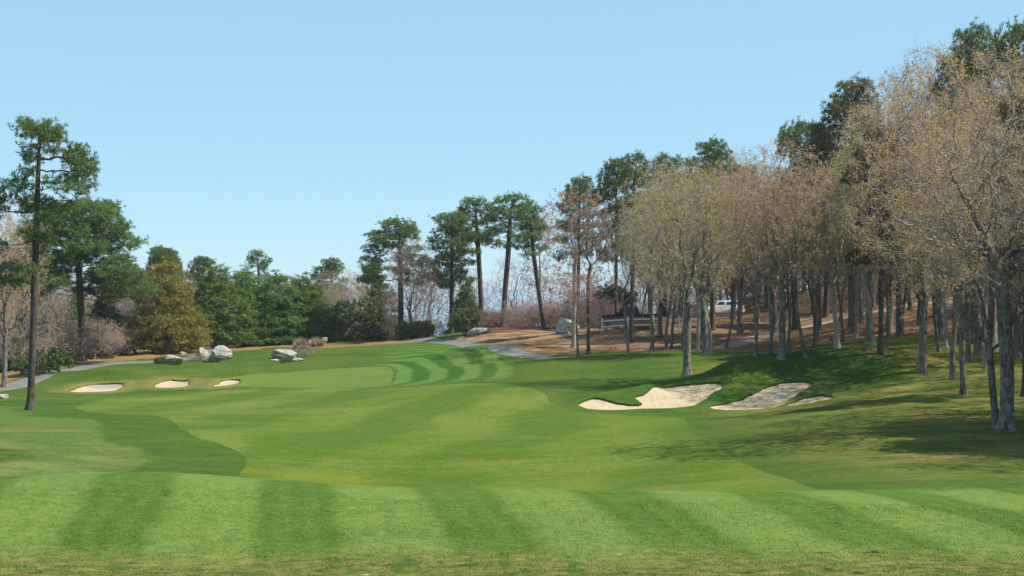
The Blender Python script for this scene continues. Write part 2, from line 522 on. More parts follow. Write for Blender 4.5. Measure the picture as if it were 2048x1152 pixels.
        c = n.mix(n.math('MULTIPLY', bk, 0.8), c, (0.15, 0.145, 0.045))
        # long rough on the right bunker mounds, tree shade painted into its dark green
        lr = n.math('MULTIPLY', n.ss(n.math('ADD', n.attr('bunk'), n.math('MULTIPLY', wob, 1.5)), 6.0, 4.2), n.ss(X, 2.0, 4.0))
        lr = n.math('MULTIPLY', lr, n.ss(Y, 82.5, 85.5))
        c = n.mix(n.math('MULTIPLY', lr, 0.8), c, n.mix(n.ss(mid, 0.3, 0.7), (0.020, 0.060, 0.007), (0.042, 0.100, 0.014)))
        # leaf litter, straw and the bare bank
        ln = n.math('MULTIPLY', n.math('SUBTRACT', n.noise(P, 0.45, 5, 0.65), 0.5), 9.0)
        lit = n.ss(n.math('ADD', n.attr('litter'), ln), 0.8, -1.2)
        lc = n.mix(n.ss(n.noise(P, 0.7, 5, 0.7), 0.35, 0.65), (0.19, 0.098, 0.068), (0.125, 0.092, 0.052))
        lc = n.mix(n.math('MULTIPLY', n.ss(fine, 0.45, 0.7), 0.6), lc, (0.12, 0.075, 0.05))
        lc = n.mix(n.math('MULTIPLY', n.ss(n.noise(P, 0.22, 3), 0.52, 0.68), 0.7), lc, (0.14, 0.15, 0.045))
        c = n.mix(lit, c, lc)
        sm = n.ss(n.math('ADD', n.attr('straw'), n.math('MULTIPLY', ln, 0.35)), 0.5, -0.8)
        sc = n.mix(n.ss(mid, 0.35, 0.65), (0.20, 0.135, 0.06), (0.11, 0.115, 0.035))
        sc = n.mix(n.ss(n.noise(P, 0.3, 3), 0.48, 0.6), sc, (0.23, 0.125, 0.075))
        c = n.mix(sm, c, sc)
        bn = n.ss(n.math('ADD', n.attr('bank'), n.math('MULTIPLY', ln, 0.5)), 0.5, -1.0)
        bc = n.mix(n.ss(n.noise(n.scale(P, (0.6, 1, 1)), 0.6, 5, 0.7), 0.4, 0.62), (0.25, 0.165, 0.10), (0.105, 0.072, 0.038))
        c = n.mix(bn, c, bc)
        # bare scuffed spots of pale soil
        spots = n.math('MULTIPLY', n.ss(n.noise(P, 0.9, 2), 0.74, 0.77), n.ss(Y, 28.0, 27.3))
        c = n.mix(spots, c, (0.5, 0.44, 0.34))
    elif kind == 'fairway':
        sep = n.N("ShaderNodeSeparateXYZ"); n.L(P, sep.inputs[0])
        X, Y = sep.outputs[0], sep.outputs[1]
        wob = n.math('MULTIPLY', n.math('SUBTRACT', n.noise(P, 0.12, 2), 0.5), 5.0)
        c = n.mix(n.ss(mid, 0.3, 0.7), (0.059, 0.110, 0.011), (0.084, 0.136, 0.020))
        c = n.mix(n.ss(big, 0.4, 0.65), c, (0.098, 0.142, 0.027))
        u = n.math('ADD', n.math('ADD', n.math('MULTIPLY', X, 0.94), n.math('MULTIPLY', Y, -0.2)), wob)
        s = n.ss(n.math('SINE', n.math('MULTIPLY', u, 2 * math.pi / 7.5)), -0.6, 0.6)
        c = n.mix(n.math('MULTIPLY', s, 0.75), c, (0.044, 0.094, 0.009))
        pal = n.ss(n.noise(n.scale(P, (0.5, 1.0, 1.0)), 0.16, 5, 0.65), 0.5, 0.68)
        c = n.mix(n.math('MULTIPLY', pal, 0.55), c, (0.117, 0.156, 0.037))
        gr = n.noise(n.scale(P, (0.7, 1.0, 1.0)), 2.4, 4, 0.7)
        c = n.mix(n.math('MULTIPLY', n.ss(gr, 0.5, 0.72), 0.35), c, (0.124, 0.160, 0.036))
        c = n.mix(n.math('MULTIPLY', n.ss(gr, 0.5, 0.3), 0.35), c, (0.035, 0.080, 0.008))
        yl = n.math('MULTIPLY', n.ss(n.noise(n.scale(P, (0.4, 1, 1)), 0.3, 4), 0.52, 0.7), n.ss(Y, 66.0, 52.0))
        c = n.mix(n.math('MULTIPLY', yl, 0.6), c, (0.124, 0.143, 0.018))
    else:
        c = n.mix(n.ss(mid, 0.3, 0.7), (0.074, 0.124, 0.018), (0.102, 0.150, 0.033))
        c = n.mix(n.ss(big, 0.4, 0.6), c, (0.088, 0.138, 0.026))
    c = n.mix(1.0, c, (0.97, 0.91, 0.82), 'MULTIPLY')
    g2 = n.math('ADD', n.math('MULTIPLY', fine, 0.5), n.math('MULTIPLY', tiny, 0.5))
    amt = {'ground': 0.30, 'fairway': 0.30, 'green': 0.18}[kind]
    c = n.mix({'ground': 0.5, 'fairway': 0.42, 'green': 0.25}[kind], c, n.mix(n.ss(gr5, 0.34, 0.66), n.mix(1.0, c, (0.62, 0.66, 0.6), 'MULTIPLY'), n.mix(1.0, c, (1.4, 1.3, 1.4), 'MULTIPLY')))
    dk = n.mix(1.0, c, (0.62, 0.62, 0.55), 'MULTIPLY')
    lt = n.mix(1.0, c, (1.35, 1.3, 1.3), 'MULTIPLY')
    v = n.mix(n.ss(g2, 0.36, 0.64), dk, lt)
    c = n.mix(amt * 1.6 if amt * 1.6 < 1 else 1.0, c, v)
    n.bump(g2, 0.7 if kind == 'ground' else 0.35, 0.06 if kind == 'ground' else 0.025)
    return n.col(c)

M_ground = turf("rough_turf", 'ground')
M_fair = turf("fairway_turf", 'fairway')
M_green = turf("green_turf", 'green')

def simple(name, c1, c2, scale, rough=0.9, bump=0.4, bd=0.03, spec=0.15, extra=None, vec='pos'):
    n = NT(name, rough, spec)
    P = n.pos() if vec == 'pos' else n.obj()
    a = n.noise(P, scale, 4, 0.6)
    c = n.mix(n.ss(a, 0.3, 0.7), c1, c2)
    if extra:
        for col, sc_, lo, hi, amt in extra:
            c = n.mix(n.math('MULTIPLY', n.ss(n.noise(P, sc_, 4, 0.62), lo, hi), amt), c, col)
    if bump:
        n.bump(n.noise(P, scale * 2.5, 4, 0.65), bump, bd)
    return n.col(c)

n = NT("bunker_sand", 0.95, 0.1)
P_ = n.pos()
c_ = n.mix(n.ss(n.noise(P_, 1.2, 4), 0.3, 0.7), (0.335, 0.255, 0.165), (0.385, 0.305, 0.205))
c_ = n.mix(n.math('MULTIPLY', n.ss(n.noise(P_, 3.5, 4, 0.62), 0.55, 0.75), 0.5), c_, (0.27, 0.21, 0.14))
sp_ = n.N("ShaderNodeSeparateXYZ"); n.L(P_, sp_.inputs[0])
rk = n.math('SINE', n.math('ADD', n.math('MULTIPLY', sp_.outputs[0], 14.0), n.math('MULTIPLY', n.noise(P_, 0.6, 2), 14.0)))
n.bump(n.math('ADD', n.math('MULTIPLY', n.noise(P_, 4.0, 4, 0.65), 1.2), n.math('MULTIPLY', rk, 0.12)), 0.8, 0.05)
M_sand = n.col(c_)
n = NT("grey_patch_sand", 0.9, 0.15)  # bunker sand with a ragged round patch of darker, greyer sand
P_ = n.pos()
dv = n.N("ShaderNodeVectorMath", operation='DISTANCE')
n.L(P_, dv.inputs[0]); _c = at(208, 772); dv.inputs[1].default_value = (_c[0], _c[1] + 1.2, _c[2])
dd_ = n.math('ADD', dv.outputs["Value"], n.math('MULTIPLY', n.math('SUBTRACT', n.noise(P_, 1.1, 4), 0.5), 1.3))
c_ = n.mix(n.ss(n.noise(P_, 1.2, 4), 0.3, 0.7), (0.335, 0.255, 0.165), (0.385, 0.305, 0.205))
c_ = n.mix(n.ss(dd_, 2.1, 1.8), c_, (0.25, 0.22, 0.185))
n.bump(n.noise(P_, 3.0, 4), 0.5, 0.03)
M_patch_sand = n.col(c_)
M_path = simple("asphalt_path", (0.105, 0.102, 0.098), (0.145, 0.14, 0.135), 0.8, 0.9, 0.3, 0.01, extra=[((0.15, 0.15, 0.15), 4.0, 0.5, 0.8, 0.4)])
M_road = simple("gravel_road", (0.19, 0.14, 0.115), (0.25, 0.20, 0.17), 0.9, 0.95, 0.4, 0.02)

rest = tris
for bi in range(6):
    ins, rest, cuts = clip(rest, 'b%d' % bi)
    o = sub('bunker', ins, [M_patch_sand if bi == 3 else M_sand], dz=-0.11)
    BUNKERS[bi] = (BUNKERS[bi], cuts)
ins, rest, _ = clip(rest, 'path')
sub('cart_path', ins, [M_path])
ins, rest, _ = clip(rest, 'road')
sub('woodland_road', ins, [M_road])
ins, rest, _ = clip(rest, 'green')
sub('putting_green', ins, [M_green])
ins, rest, _ = clip(rest, 'fairway')
sub('fairway', ins, [M_fair])
allcuts = [c for b in BUNKERS for c in b[1]]
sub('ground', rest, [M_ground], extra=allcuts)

# the bay beyond the trees
n = NT("bay_water", 0.12, 0.5)
n.bump(n.noise(n.scale(n.pos(), (0.3, 1, 1)), 0.25, 4, 0.6), 0.06, 0.3)
n.col((0.05, 0.11, 0.17))
wv = [(-30000, 200, -24.0), (30000, 200, -24.0), (30000, 50000, -24.0), (-30000, 50000, -24.0)]
o = link('water', mesh_from('water', wv, [(0, 1, 2, 3)], smooth=False), mats=[n.m]); o['kind'] = 'structure'

# ------------------------------------------------------------------ foliage and bark materials
def leaf_mat(name, cols, trans=0.25, rough=0.7):
    n = NT(name, rough, 0.2)
    g = n.N("ShaderNodeNewGeometry")
    oi = n.N("ShaderNodeObjectInfo")
    r = g.outputs["Random Per Island"]
    ramp = n.N("ShaderNodeValToRGB")
    e = ramp.color_ramp.elements
    k = len(cols)
    e[0].position = 0; e[0].color = (*cols[0], 1)
    e[1].position = 1; e[1].color = (*cols[-1], 1)
    for i in range(1, k - 1):
        q_ = e.new(i / (k - 1)); q_.color = (*cols[i], 1)
    n.L(r, ramp.inputs[0])
    cl = n.noise(n.obj(), 0.55, 2)
    hv = n.N("ShaderNodeHueSaturation")
    n.L(ramp.outputs[0], hv.inputs["Color"])
    n.L(n.math('ADD', 0.485, n.math('MULTIPLY', oi.outputs["Random"], 0.03)), hv.inputs["Hue"])
    n.L(n.math('ADD', 0.72, n.math('ADD', n.math('MULTIPLY', oi.outputs["Random"], 0.3), n.math('MULTIPLY', cl, 0.3))), hv.inputs["Value"])
    n.L(hv.outputs[0], n.p.inputs["Base Color"])
    tr = n.N("ShaderNodeBsdfTranslucent")
    n.L(hv.outputs[0], tr.inputs[0])
    mx = n.N("ShaderNodeMixShader")
    mx.inputs[0].default_value = trans
    n.L(n.p.outputs[0], mx.inputs[1]); n.L(tr.outputs[0], mx.inputs[2])
    n.L(mx.outputs[0], n.out.inputs[0])
    return n.m

def bark_mat(name, c1, c2, lichen=None, amt=0.5, sc=2.2):
    n = NT(name, 0.95, 0.1)
    P = n.scale(n.obj(), (1.0, 1.0, 0.28))
    a = n.noise(P, 6.5, 5, 0.72)
    c = n.mix(n.ss(a, 0.35, 0.65), c1, c2)
    if lichen:
        c = n.mix(n.math('MULTIPLY', n.ss(n.noise(n.obj(), sc, 5, 0.7), 0.47, 0.6), amt), c, lichen)
    n.bump(a, 0.9, 0.06)
    return n.col(c)

LEAF = {
    'ochre': leaf_mat("ochre_buds", [(0.34, 0.23, 0.095), (0.48, 0.34, 0.15), (0.41, 0.30, 0.12), (0.54, 0.41, 0.19)], 0.45),
    'olive': leaf_mat("olive_buds", [(0.33, 0.27, 0.095), (0.47, 0.39, 0.15), (0.41, 0.35, 0.12), (0.54, 0.45, 0.19)], 0.45),
    'lime': leaf_mat("yellow_green_buds", [(0.36, 0.33, 0.11), (0.48, 0.45, 0.165), (0.55, 0.49, 0.21)], 0.45),
    'rust': leaf_mat("rusty_buds", [(0.37, 0.21, 0.115), (0.51, 0.31, 0.165), (0.46, 0.28, 0.16), (0.56, 0.38, 0.22)], 0.45),
    'orange': leaf_mat("orange_buds", [(0.50, 0.29, 0.13), (0.66, 0.42, 0.20), (0.58, 0.38, 0.19)], 0.45),
    'red': leaf_mat("red_maple_flowers", [(0.24, 0.11, 0.085), (0.42, 0.20, 0.16), (0.40, 0.24, 0.17)], 0.45),
    'mauve': leaf_mat("mauve_buds", [(0.250, 0.150, 0.125), (0.400, 0.263, 0.213), (0.350, 0.213, 0.163)], 0.45),
    'dun': leaf_mat("dun_buds", [(0.250, 0.200, 0.138), (0.413, 0.338, 0.237), (0.325, 0.237, 0.163)], 0.45),
    'pine': leaf_mat("pine_needles", [(0.055, 0.096, 0.023), (0.111, 0.164, 0.039), (0.172, 0.218, 0.057)], 0.35, 0.55),
    'bluepine': leaf_mat("blue_green_needles", [(0.073, 0.137, 0.030), (0.136, 0.231, 0.048), (0.203, 0.301, 0.064)], 0.35, 0.55),
    'brightpine': leaf_mat("fresh_green_needles", [(0.063, 0.119, 0.023), (0.116, 0.193, 0.040), (0.162, 0.232, 0.054)], 0.35, 0.55),
    'goldpine': leaf_mat("yellowing_needles", [(0.101, 0.123, 0.026), (0.232, 0.210, 0.046), (0.403, 0.246, 0.058), (0.132, 0.174, 0.036), (0.264, 0.232, 0.052)], 0.35, 0.55),
    'brownpine': leaf_mat("browning_needles", [(0.05, 0.07, 0.020), (0.10, 0.095, 0.032), (0.20, 0.115, 0.045), (0.07, 0.10, 0.03)], 0.35, 0.55),
    'darkfir': leaf_mat("dark_cedar_needles", [(0.018, 0.034, 0.016), (0.036, 0.058, 0.026), (0.052, 0.078, 0.034)], 0.35, 0.6),
    'shrub': leaf_mat("evergreen_shrub_leaves", [(0.039, 0.091, 0.018), (0.078, 0.150, 0.031), (0.124, 0.208, 0.046)], 0.35, 0.45),
    'straw': leaf_mat("dry_grass_blades", [(0.38, 0.28, 0.16), (0.48, 0.38, 0.24), (0.32, 0.22, 0.13)], 0.3),
    'darkgrass': leaf_mat("coarse_dark_grass", [(0.035, 0.085, 0.015), (0.06, 0.12, 0.02), (0.09, 0.13, 0.03)], 0.2),
}
BARK = {
    'oak': bark_mat("oak_bark", (0.050, 0.041, 0.034), (0.205, 0.175, 0.148), (0.31, 0.30, 0.26), 0.42, 3.5),
    'maple': bark_mat("maple_bark", (0.20, 0.17, 0.145), (0.36, 0.32, 0.28), (0.36, 0.35, 0.3), 0.4),
    'pine': bark_mat("pine_bark", (0.034, 0.027, 0.023), (0.105, 0.082, 0.067), (0.17, 0.15, 0.13), 0.3, 5.0),
    'shrub': bark_mat("shrub_twig_bark", (0.19, 0.145, 0.125), (0.32, 0.265, 0.235)),
    'twig': bark_mat("oak_twig_bark", (0.21, 0.17, 0.145), (0.34, 0.29, 0.25)),
    'pale': bark_mat("pale_bark", (0.27, 0.24, 0.21), (0.42, 0.39, 0.35)),
}

# ------------------------------------------------------------------ tree growing (space colonisation)
def ell(rng, n, cx, cy, cz, rx, ry, rz, shell=0.5):
    v = rng.normal(size=(n, 3)); v /= np.linalg.norm(v, axis=1)[:, None]
    r = rng.rand(n) ** (1 / 3.0)
    r = np.where(rng.rand(n) < shell, 0.75 + 0.25 * r, r)
    return v * r[:, None] * [rx, ry, rz] + [cx, cy, cz]

def colonise(rng, start, att, step, dk, jit=0.25, up=0.0, iters=160):
    pos = [np.array(p, float) for p in start]
    par = [-1] + list(range(len(start) - 1))
    P = np.array(pos)
    d = np.linalg.norm(att[:, None, :] - P[None], axis=2)
    ni = d.argmin(1); nd = d.min(1)
    alive = np.ones(len(att), bool)
    for it in range(iters):
        if not alive.any():
            break
        idx = np.nonzero(alive)[0]
        nodes = ni[idx]
        v = att[idx] - P[nodes]
        v /= np.linalg.norm(v, axis=1)[:, None] + 1e-9
        acc = np.zeros((len(P), 3))
        np.add.at(acc, nodes, v)
        u = np.unique(nodes)
        dv = acc[u]
        dv /= np.linalg.norm(dv, axis=1)[:, None] + 1e-9
        dv += rng.normal(size=dv.shape) * jit + [0, 0, up]
        dv /= np.linalg.norm(dv, axis=1)[:, None] + 1e-9
        new = P[u] + dv * step
        base = len(P)
        P = np.vstack([P, new]); par += list(u)
        dd = np.linalg.norm(att[idx][:, None, :] - new[None], axis=2)
        m = dd.min(1); a = dd.argmin(1)
        b = m < nd[idx]
        nd[idx[b]] = m[b]; ni[idx[b]] = base + a[b]
        # attractors that stall for long are dropped
        alive[idx[nd[idx] < dk]] = False
        if it > 40 and it % 10 == 0:
            alive[idx[rng.rand(len(idx)) < 0.15]] = False
    return P, np.array(par)

def radii(P, par, rb, tip):
    n = len(P)
    kids = np.bincount(par[1:], minlength=n)
    tips = np.zeros(n)
    tips[kids == 0] = 1
    for i in range(n - 1, 0, -1):
        tips[par[i]] += tips[i]
    e = max(math.log(max(tips[0], 2)) / math.log(rb / tip), 0.8)
    return tip * np.maximum(tips, 1) ** (1 / e), kids

def frames(d):
    ref = np.where(np.abs(d[:, 2:3]) < 0.9, [[0, 0, 1.0]], [[1.0, 0, 0]])
    u = np.cross(d, ref); u /= np.linalg.norm(u, axis=1)[:, None] + 1e-9
    return u, np.cross(d, u)

def cones(a, b, ra, rb, k):
    """independent frusta from a to b: verts, tris"""
    d = b - a; L = np.linalg.norm(d, axis=1)[:, None] + 1e-9
    d = d / L
    u, v = frames(d)
    ang = np.arange(k) * 2 * math.pi / k
    ring = np.cos(ang)[None, :, None] * u[:, None, :] + np.sin(ang)[None, :, None] * v[:, None, :]
    A_ = a[:, None, :] + ring * ra[:, None, None]
    B_ = b[:, None, :] + ring * rb[:, None, None]
    n = len(a)
    V_ = np.concatenate([A_, B_], 1).reshape(-1, 3)
    o = (np.arange(n) * 2 * k)[:, None]
    i = np.arange(k)[None, :]; j = (i + 1) % k
    f1 = np.stack([o + i, o + j, o + k + j], -1).reshape(-1, 3)
    f2 = np.stack([o + i, o + k + j, o + k + i], -1).reshape(-1, 3)
    return V_, np.vstack([f1, f2])

def tubes(P, par, r, thick, k=8, flare=0.75):
    """continuous tubes along the thick chains"""
    n = len(P)
    kid = [[] for _ in range(n)]
    for i in range(1, n):
        if r[i] >= thick:
            kid[par[i]].append(i)
    Vs, Fs, nb = [], [], 0
    stack = [(0, None)]
    while stack:
        s, frm = stack.pop()
        chain = [s] if frm is None else [frm, s]
        rr = [r[s]] if frm is None else [min(r[frm] * 0.8, r[s] * 1.15), r[s]]
        c = s
        while kid[c]:
            ks = sorted(kid[c], key=lambda q_: -r[q_])
            for q_ in ks[1:]:
                stack.append((q_, c))
            c = ks[0]; chain.append(c); rr.append(r[c])
        if len(chain) < 2:
            continue
        pts = P[chain]
        t = np.gradient(pts, axis=0); t /= np.linalg.norm(t, axis=1)[:, None] + 1e-9
        u, v = frames(t[:1])
        u = u[0]
        kk = k if max(rr) > 0.1 else 6
        for j in range(len(pts)):
            u = u - t[j] * (u @ t[j]); u /= np.linalg.norm(u) + 1e-9
            w = np.cross(t[j], u)
            R_ = rr[j]
            if frm is None:
                R_ *= 1 + flare * math.exp(-pts[j][2] / 0.3)
            ang = np.arange(kk) * 2 * math.pi / kk
            Vs.append(pts[j] + R_ * (np.cos(ang)[:, None] * u + np.sin(ang)[:, None] * w))
            if j:
                i0 = nb + (j - 1) * kk; i1 = nb + j * kk
                for q_ in range(kk):
                    q2 = (q_ + 1) % kk
                    Fs.append((i0 + q_, i0 + q2, i1 + q2)); Fs.append((i0 + q_, i1 + q2, i1 + q_))
        nb += len(pts) * kk
    if not Vs:
        return np.zeros((0, 3)), np.zeros((0, 3), int)
    return np.vstack(Vs), np.array(Fs)

def rdir(rng, n):
    v = rng.normal(size=(n, 3))
    return v / np.linalg.norm(v, axis=1)[:, None]

def leaf_quads(rng, c, size):
    n = len(c)
    d = rdir(rng, n); u, v = frames(d)
    s = size * (0.6 + 0.8 * rng.rand(n))[:, None]
    a = c + u * s * 0.5
    b = c + v * s * 0.33
    e = c - u * s * 0.5
    g = c - v * s * 0.33
    V_ = np.stack([a, b, e, g], 1).reshape(-1, 3)
    o = np.arange(n)[:, None] * 4
    return V_, np.vstack([np.hstack([o, o + 1, o + 2]), np.hstack([o, o + 2, o + 3])])

def tufts(rng, c, d, L, w, k):
    """bunches of needles: k thin triangles leaving each point"""
    n = len(c)
    cc = np.repeat(c, k, 0); dd = np.repeat(d, k, 0)
    e = dd * 0.75 + rdir(rng, n * k) * 0.85
    e /= np.linalg.norm(e, axis=1)[:, None]
    u, v = frames(e)
    th = rng.rand(n * k)[:, None] * math.pi
    s = np.cos(th) * u + np.sin(th) * v
    ln = L * (0.7 + 0.6 * rng.rand(n * k))[:, None]
    a = cc + e * ln * 0.08 - s * w * 0.35
    b = cc + e * ln * 0.08 + s * w * 0.35
    g = cc + e * ln * 0.62 + s * w
    h = cc + e * ln
    i_ = cc + e * ln * 0.62 - s * w
    V_ = np.stack([a, b, g, h, i_], 1).reshape(-1, 3)
    o = np.arange(n * k)[:, None] * 5
    return V_, np.vstack([np.hstack([o, o + 1, o + 2]), np.hstack([o, o + 2, o + 4]), np.hstack([o + 2, o + 3, o + 4])])

def join(parts):
    V_, F_, M_, b = [], [], [], 0
    for v, f, m in parts:
        if len(f) == 0:
            continue
        V_.append(v); F_.append(f + b); M_.append(np.full(len(f), m)); b += len(v)
    return np.vstack(V_), np.vstack(F_), np.concatenate(M_)

def two_mat_mesh(name, parts):
    v, f, m = join(parts)
    me = mesh_from(name, v, f, smooth=True)
    me.polygons.foreach_set("material_index", m.astype(np.int32))
    return me

PROTO = {}
def proto(key, trunk, att, bark, rb, tip, step, dk, jit, leaf, up=0.0, seed=0, thick=0.045, twig=None, minr_leaf=2.2, iters=160):
    """leaf = ('bud', per tip, size, spread) or ('tuft', per node, length, width, needles)"""
    rng = np.random.RandomState(seed + 11)
    P, par = colonise(rng, trunk, att, step, dk, jit, up, iters)
    r, kids = radii(P, par, rb, tip)
    tv, tf = tubes(P, par, r, thick)
    tme = mesh_from(key + "_trunk", tv, tf)
    tme.materials.append(BARK[bark])
    thin = np.nonzero((r < thick) & (np.arange(len(P)) > 0))[0]
    a, b = P[par[thin]], P[thin]
    ra = np.minimum(r[par[thin]], r[thin] * 1.25)
    parts = []
    cv, cf = cones(a - (b - a) * 0.06, b + (b - a) * 0.06, ra, r[thin], 3)
    parts.append((cv, cf, 0))
    lt = np.nonzero(r < tip * minr_leaf)[0]
    lt = lt[lt > len(trunk) - 1]
    d = P[lt] - P[par[lt]]; d /= np.linalg.norm(d, axis=1)[:, None] + 1e-9
    if leaf[0] == 'bud':
        _, per, size, spread = leaf
        tw = twig or 2
        c0 = np.repeat(P[lt], tw, 0); dd = np.repeat(d, tw, 0) * 0.6 + rdir(rng, len(lt) * tw) * 0.8 + [0, 0, 0.15]
        dd /= np.linalg.norm(dd, axis=1)[:, None]
        ln = spread * (0.5 + rng.rand(len(c0)))[:, None]
        c1 = c0 + dd * ln
        tv2, tf2 = cones(c0, c1, np.full(len(c0), tip * 0.8), np.full(len(c0), tip * 0.35), 3)
        parts.append((tv2, tf2, 0))
        if per > 0:
            m = int(len(c0) * per)
            # buds sit in bunches: a good part of the twigs stay bare
            live = rng.permutation(len(c0))[:max(1, int(len(c0) * 0.45))]
            pick = live[rng.randint(0, len(live), m)]
            t = 0.55 + 0.55 * rng.rand(m)[:, None]
            lc = c0[pick] + dd[pick] * ln[pick] * t + rng.normal(size=(m, 3)) * spread * 0.16
            lv, lf = leaf_quads(rng, lc, size)
            parts.append((lv, lf, 1))
    else:
        _, per, Ln, wd, k = leaf
        m = np.repeat(np.arange(len(lt)), per)
        c = P[lt][m] + rng.normal(size=(len(m), 3)) * Ln * 0.55
        dd = d[m] * 0.7 + [0, 0, 0.55] + rdir(rng, len(m)) * 0.5
        dd /= np.linalg.norm(dd, axis=1)[:, None]
        lv, lf = tufts(rng, c, dd, Ln, wd, k)
        parts.append((lv, lf, 1))
    cme = two_mat_mesh(key + "_crown", parts)
    cme.materials.append(BARK['twig' if bark in ('oak', 'maple') else bark]); cme.materials.append(LEAF['dun'])
    top = float(max(P[:, 2].max(), 0.1))
    PROTO[key] = (tme, cme, top)

def trunk_line(rng, h, n, wob=0.15, lean=(0, 0)):
    z = np.linspace(0, h, n)
    off = np.cumsum(np.cumsum(rng.normal(size=(n, 2)), 0), 0) * wob * 0.9 / n ** 1.5
    off -= off[0]
    off[:2] *= 0.3
    return np.column_stack([off + np.outer(z / h, lean), z])

# oaks, grown at 14 m
def oak(key, seed, h=14.0, base=4.5, crown=(4.2, 4.0, 4.6), n=1500, rb=0.24, per=6.5, size=0.088, lobes=7, step=0.36, wob=0.5, tw=2):
    rng = np.random.RandomState(seed)
    cz = h - crown[2]
    att = [ell(rng, n // 2, 0, 0, cz, crown[0], crown[1], crown[2])]
    for i in range(lobes):
        a = rng.rand() * 6.28; e = rng.uniform(-0.3, 1.0)
        p = np.array([math.cos(a) * crown[0] * 0.62 * math.cos(e), math.sin(a) * crown[1] * 0.62 * math.cos(e), cz + crown[2] * 0.66 * math.sin(e)])
        att.append(ell(rng, n // (2 * lobes), *p, crown[0] * 0.42, crown[1] * 0.42, crown[2] * 0.36))
    att = np.vstack(att); att = att[att[:, 2] > base * 0.75]
    tr = trunk_line(rng, base, 14, wob)
    proto(key, tr, att, 'oak', rb, 0.009, step, 0.55, 0.33, ('bud', per, size, 0.5), 0.06, seed, twig=tw)

oak('oak_a', 1, base=4.2, crown=(4.6, 4.4, 4.9), n=1800)
oak('oak_b', 2, base=4.4, crown=(4.0, 4.0, 4.8), n=1500)
oak('oak_c', 3, base=3.6, crown=(4.8, 4.2, 5.0), lobes=9, n=1800)
oak('slim_a', 4, base=5.2, crown=(2.9, 2.9, 4.6), n=900, rb=0.125, lobes=5, wob=0.5)
oak('slim_b', 5, base=5.8, crown=(2.7, 2.9, 4.2), n=850, rb=0.12, lobes=4, wob=1.0)
oak('slim_c', 6, base=4.8, crown=(3.2, 2.8, 4.8), n=950, rb=0.125, lobes=5, wob=0.9)
oak('bare_a', 7, base=3.6, crown=(3.4, 3.4, 5.2), n=1100, rb=0.14, per=0.7, size=0.12, lobes=6, tw=3)
oak('low_a', 8, h=8, base=1.2, crown=(3.2, 3.0, 3.8), n=900, rb=0.11, per=1.3, size=0.13, lobes=6, tw=3)
oak('low_b', 9, h=8, base=1.6, crown=(2.7, 2.9, 3.6), n=800, rb=0.10, per=0.8, size=0.12, lobes=5, tw=3)

# great double-stemmed oak at the right edge
def double_oak():
    rng = np.random.RandomState(21)
    att = np.vstack([ell(rng, 1000, -0.6, 0, 9.6, 5.8, 4.6, 5.0), ell(rng, 500, -3.4, -0.5, 8.4, 3.2, 2.8, 2.6), ell(rng, 300, 2.5, 0.5, 9.8, 3.4, 3.0, 3.8)])
    for k_ in range(9):
        f_ = k_ / 8.0
        att = np.vstack([att, ell(rng, 5, -0.8 - 3.9 * f_, -0.9 - 0.4 * f_, 7.0 - 2.3 * f_, 0.35, 0.3, 0.3)])
    tr = np.array([[0, 0, 0], [0.02, 0, 0.5], [0.03, 0, 1.1], [0.05, 0, 1.8], [0.04, 0.02, 2.6], [0.0, 0.05, 3.4], [-0.05, 0.05, 4.2], [-0.1, 0, 5.0], [-0.2, 0.05, 5.8], [-0.35, 0.1, 6.5]])
    proto('great_oak', tr, att, 'oak', 0.265, 0.009, 0.36, 0.55, 0.33, ('bud', 9.0, 0.072, 0.5), 0.04, 5, twig=2)
double_oak()

def maple(key, seed, base=6.5, crown=(2.6, 2.6, 2.6), h=12.5, per=5.5):
    rng = np.random.RandomState(seed)
    att = ell(rng, 900, 0, 0, h - crown[2], *crown, 0.6)
    att = np.vstack([att, ell(rng, 140, 0, 0, base - 0.6, crown[0] * 1.1, crown[1] * 1.1, 2.4)])
    tr = trunk_line(rng, base, 14, 0.35)
    proto(key, tr, att, 'maple', 0.16, 0.008, 0.32, 0.5, 0.28, ('bud', per, 0.10, 0.4), 0.12, seed)
maple('maple_a', 31)
maple('maple_b', 32, base=3.0, crown=(3.4, 3.4, 3.6), h=10.0, per=1.8)

# pitch pines: flattened pads of needles on crooked limbs
def pitch(key, seed, h=15.0, base=6.0, spread=3.4, pads=16, rb=0.22, lean=(0, 0), padlist=None, n=48, topk=0.75, thinness=0.5):
    rng = np.random.RandomState(seed)
    tr = trunk_line(rng, h * 0.9, 26, 0.35, lean)
    att = []
    if padlist is None:
        padlist = []
        for i in range(pads):
            f = (i + rng.rand()) / pads
            z = base + (h - base) * f
            prof = math.sin(math.pi * min(0.12 + 0.88 * (0.25 + topk * f) , 1.0)) ** 0.7
            a = i * 2.4 + rng.rand()
            rr = spread * prof * (0.45 + 0.55 * rng.rand())
            padlist.append((rr * math.cos(a), rr * math.sin(a), z, spread * 0.42 * (0.7 + 0.5 * rng.rand()), thinness))
        padlist.append((lean[0], lean[1], h - 1.0, spread * 0.5, 0.8))
    for (x, y, z, s, tz) in padlist:
        t_ = np.interp(z, tr[:, 2], tr[:, 0]), np.interp(z, tr[:, 2], tr[:, 1])
        att.append(ell(rng, int(n * s * s) + 12, x + t_[0], y + t_[1], z, s, s, s * tz, 0.3))
    att = np.vstack(att)
    proto(key, tr, att, 'pine', rb, 0.011, 0.27, 0.34, 0.25, ('tuft', 3, 0.26, 0.019, 13), 0.05, seed, minr_leaf=2.2, iters=120)

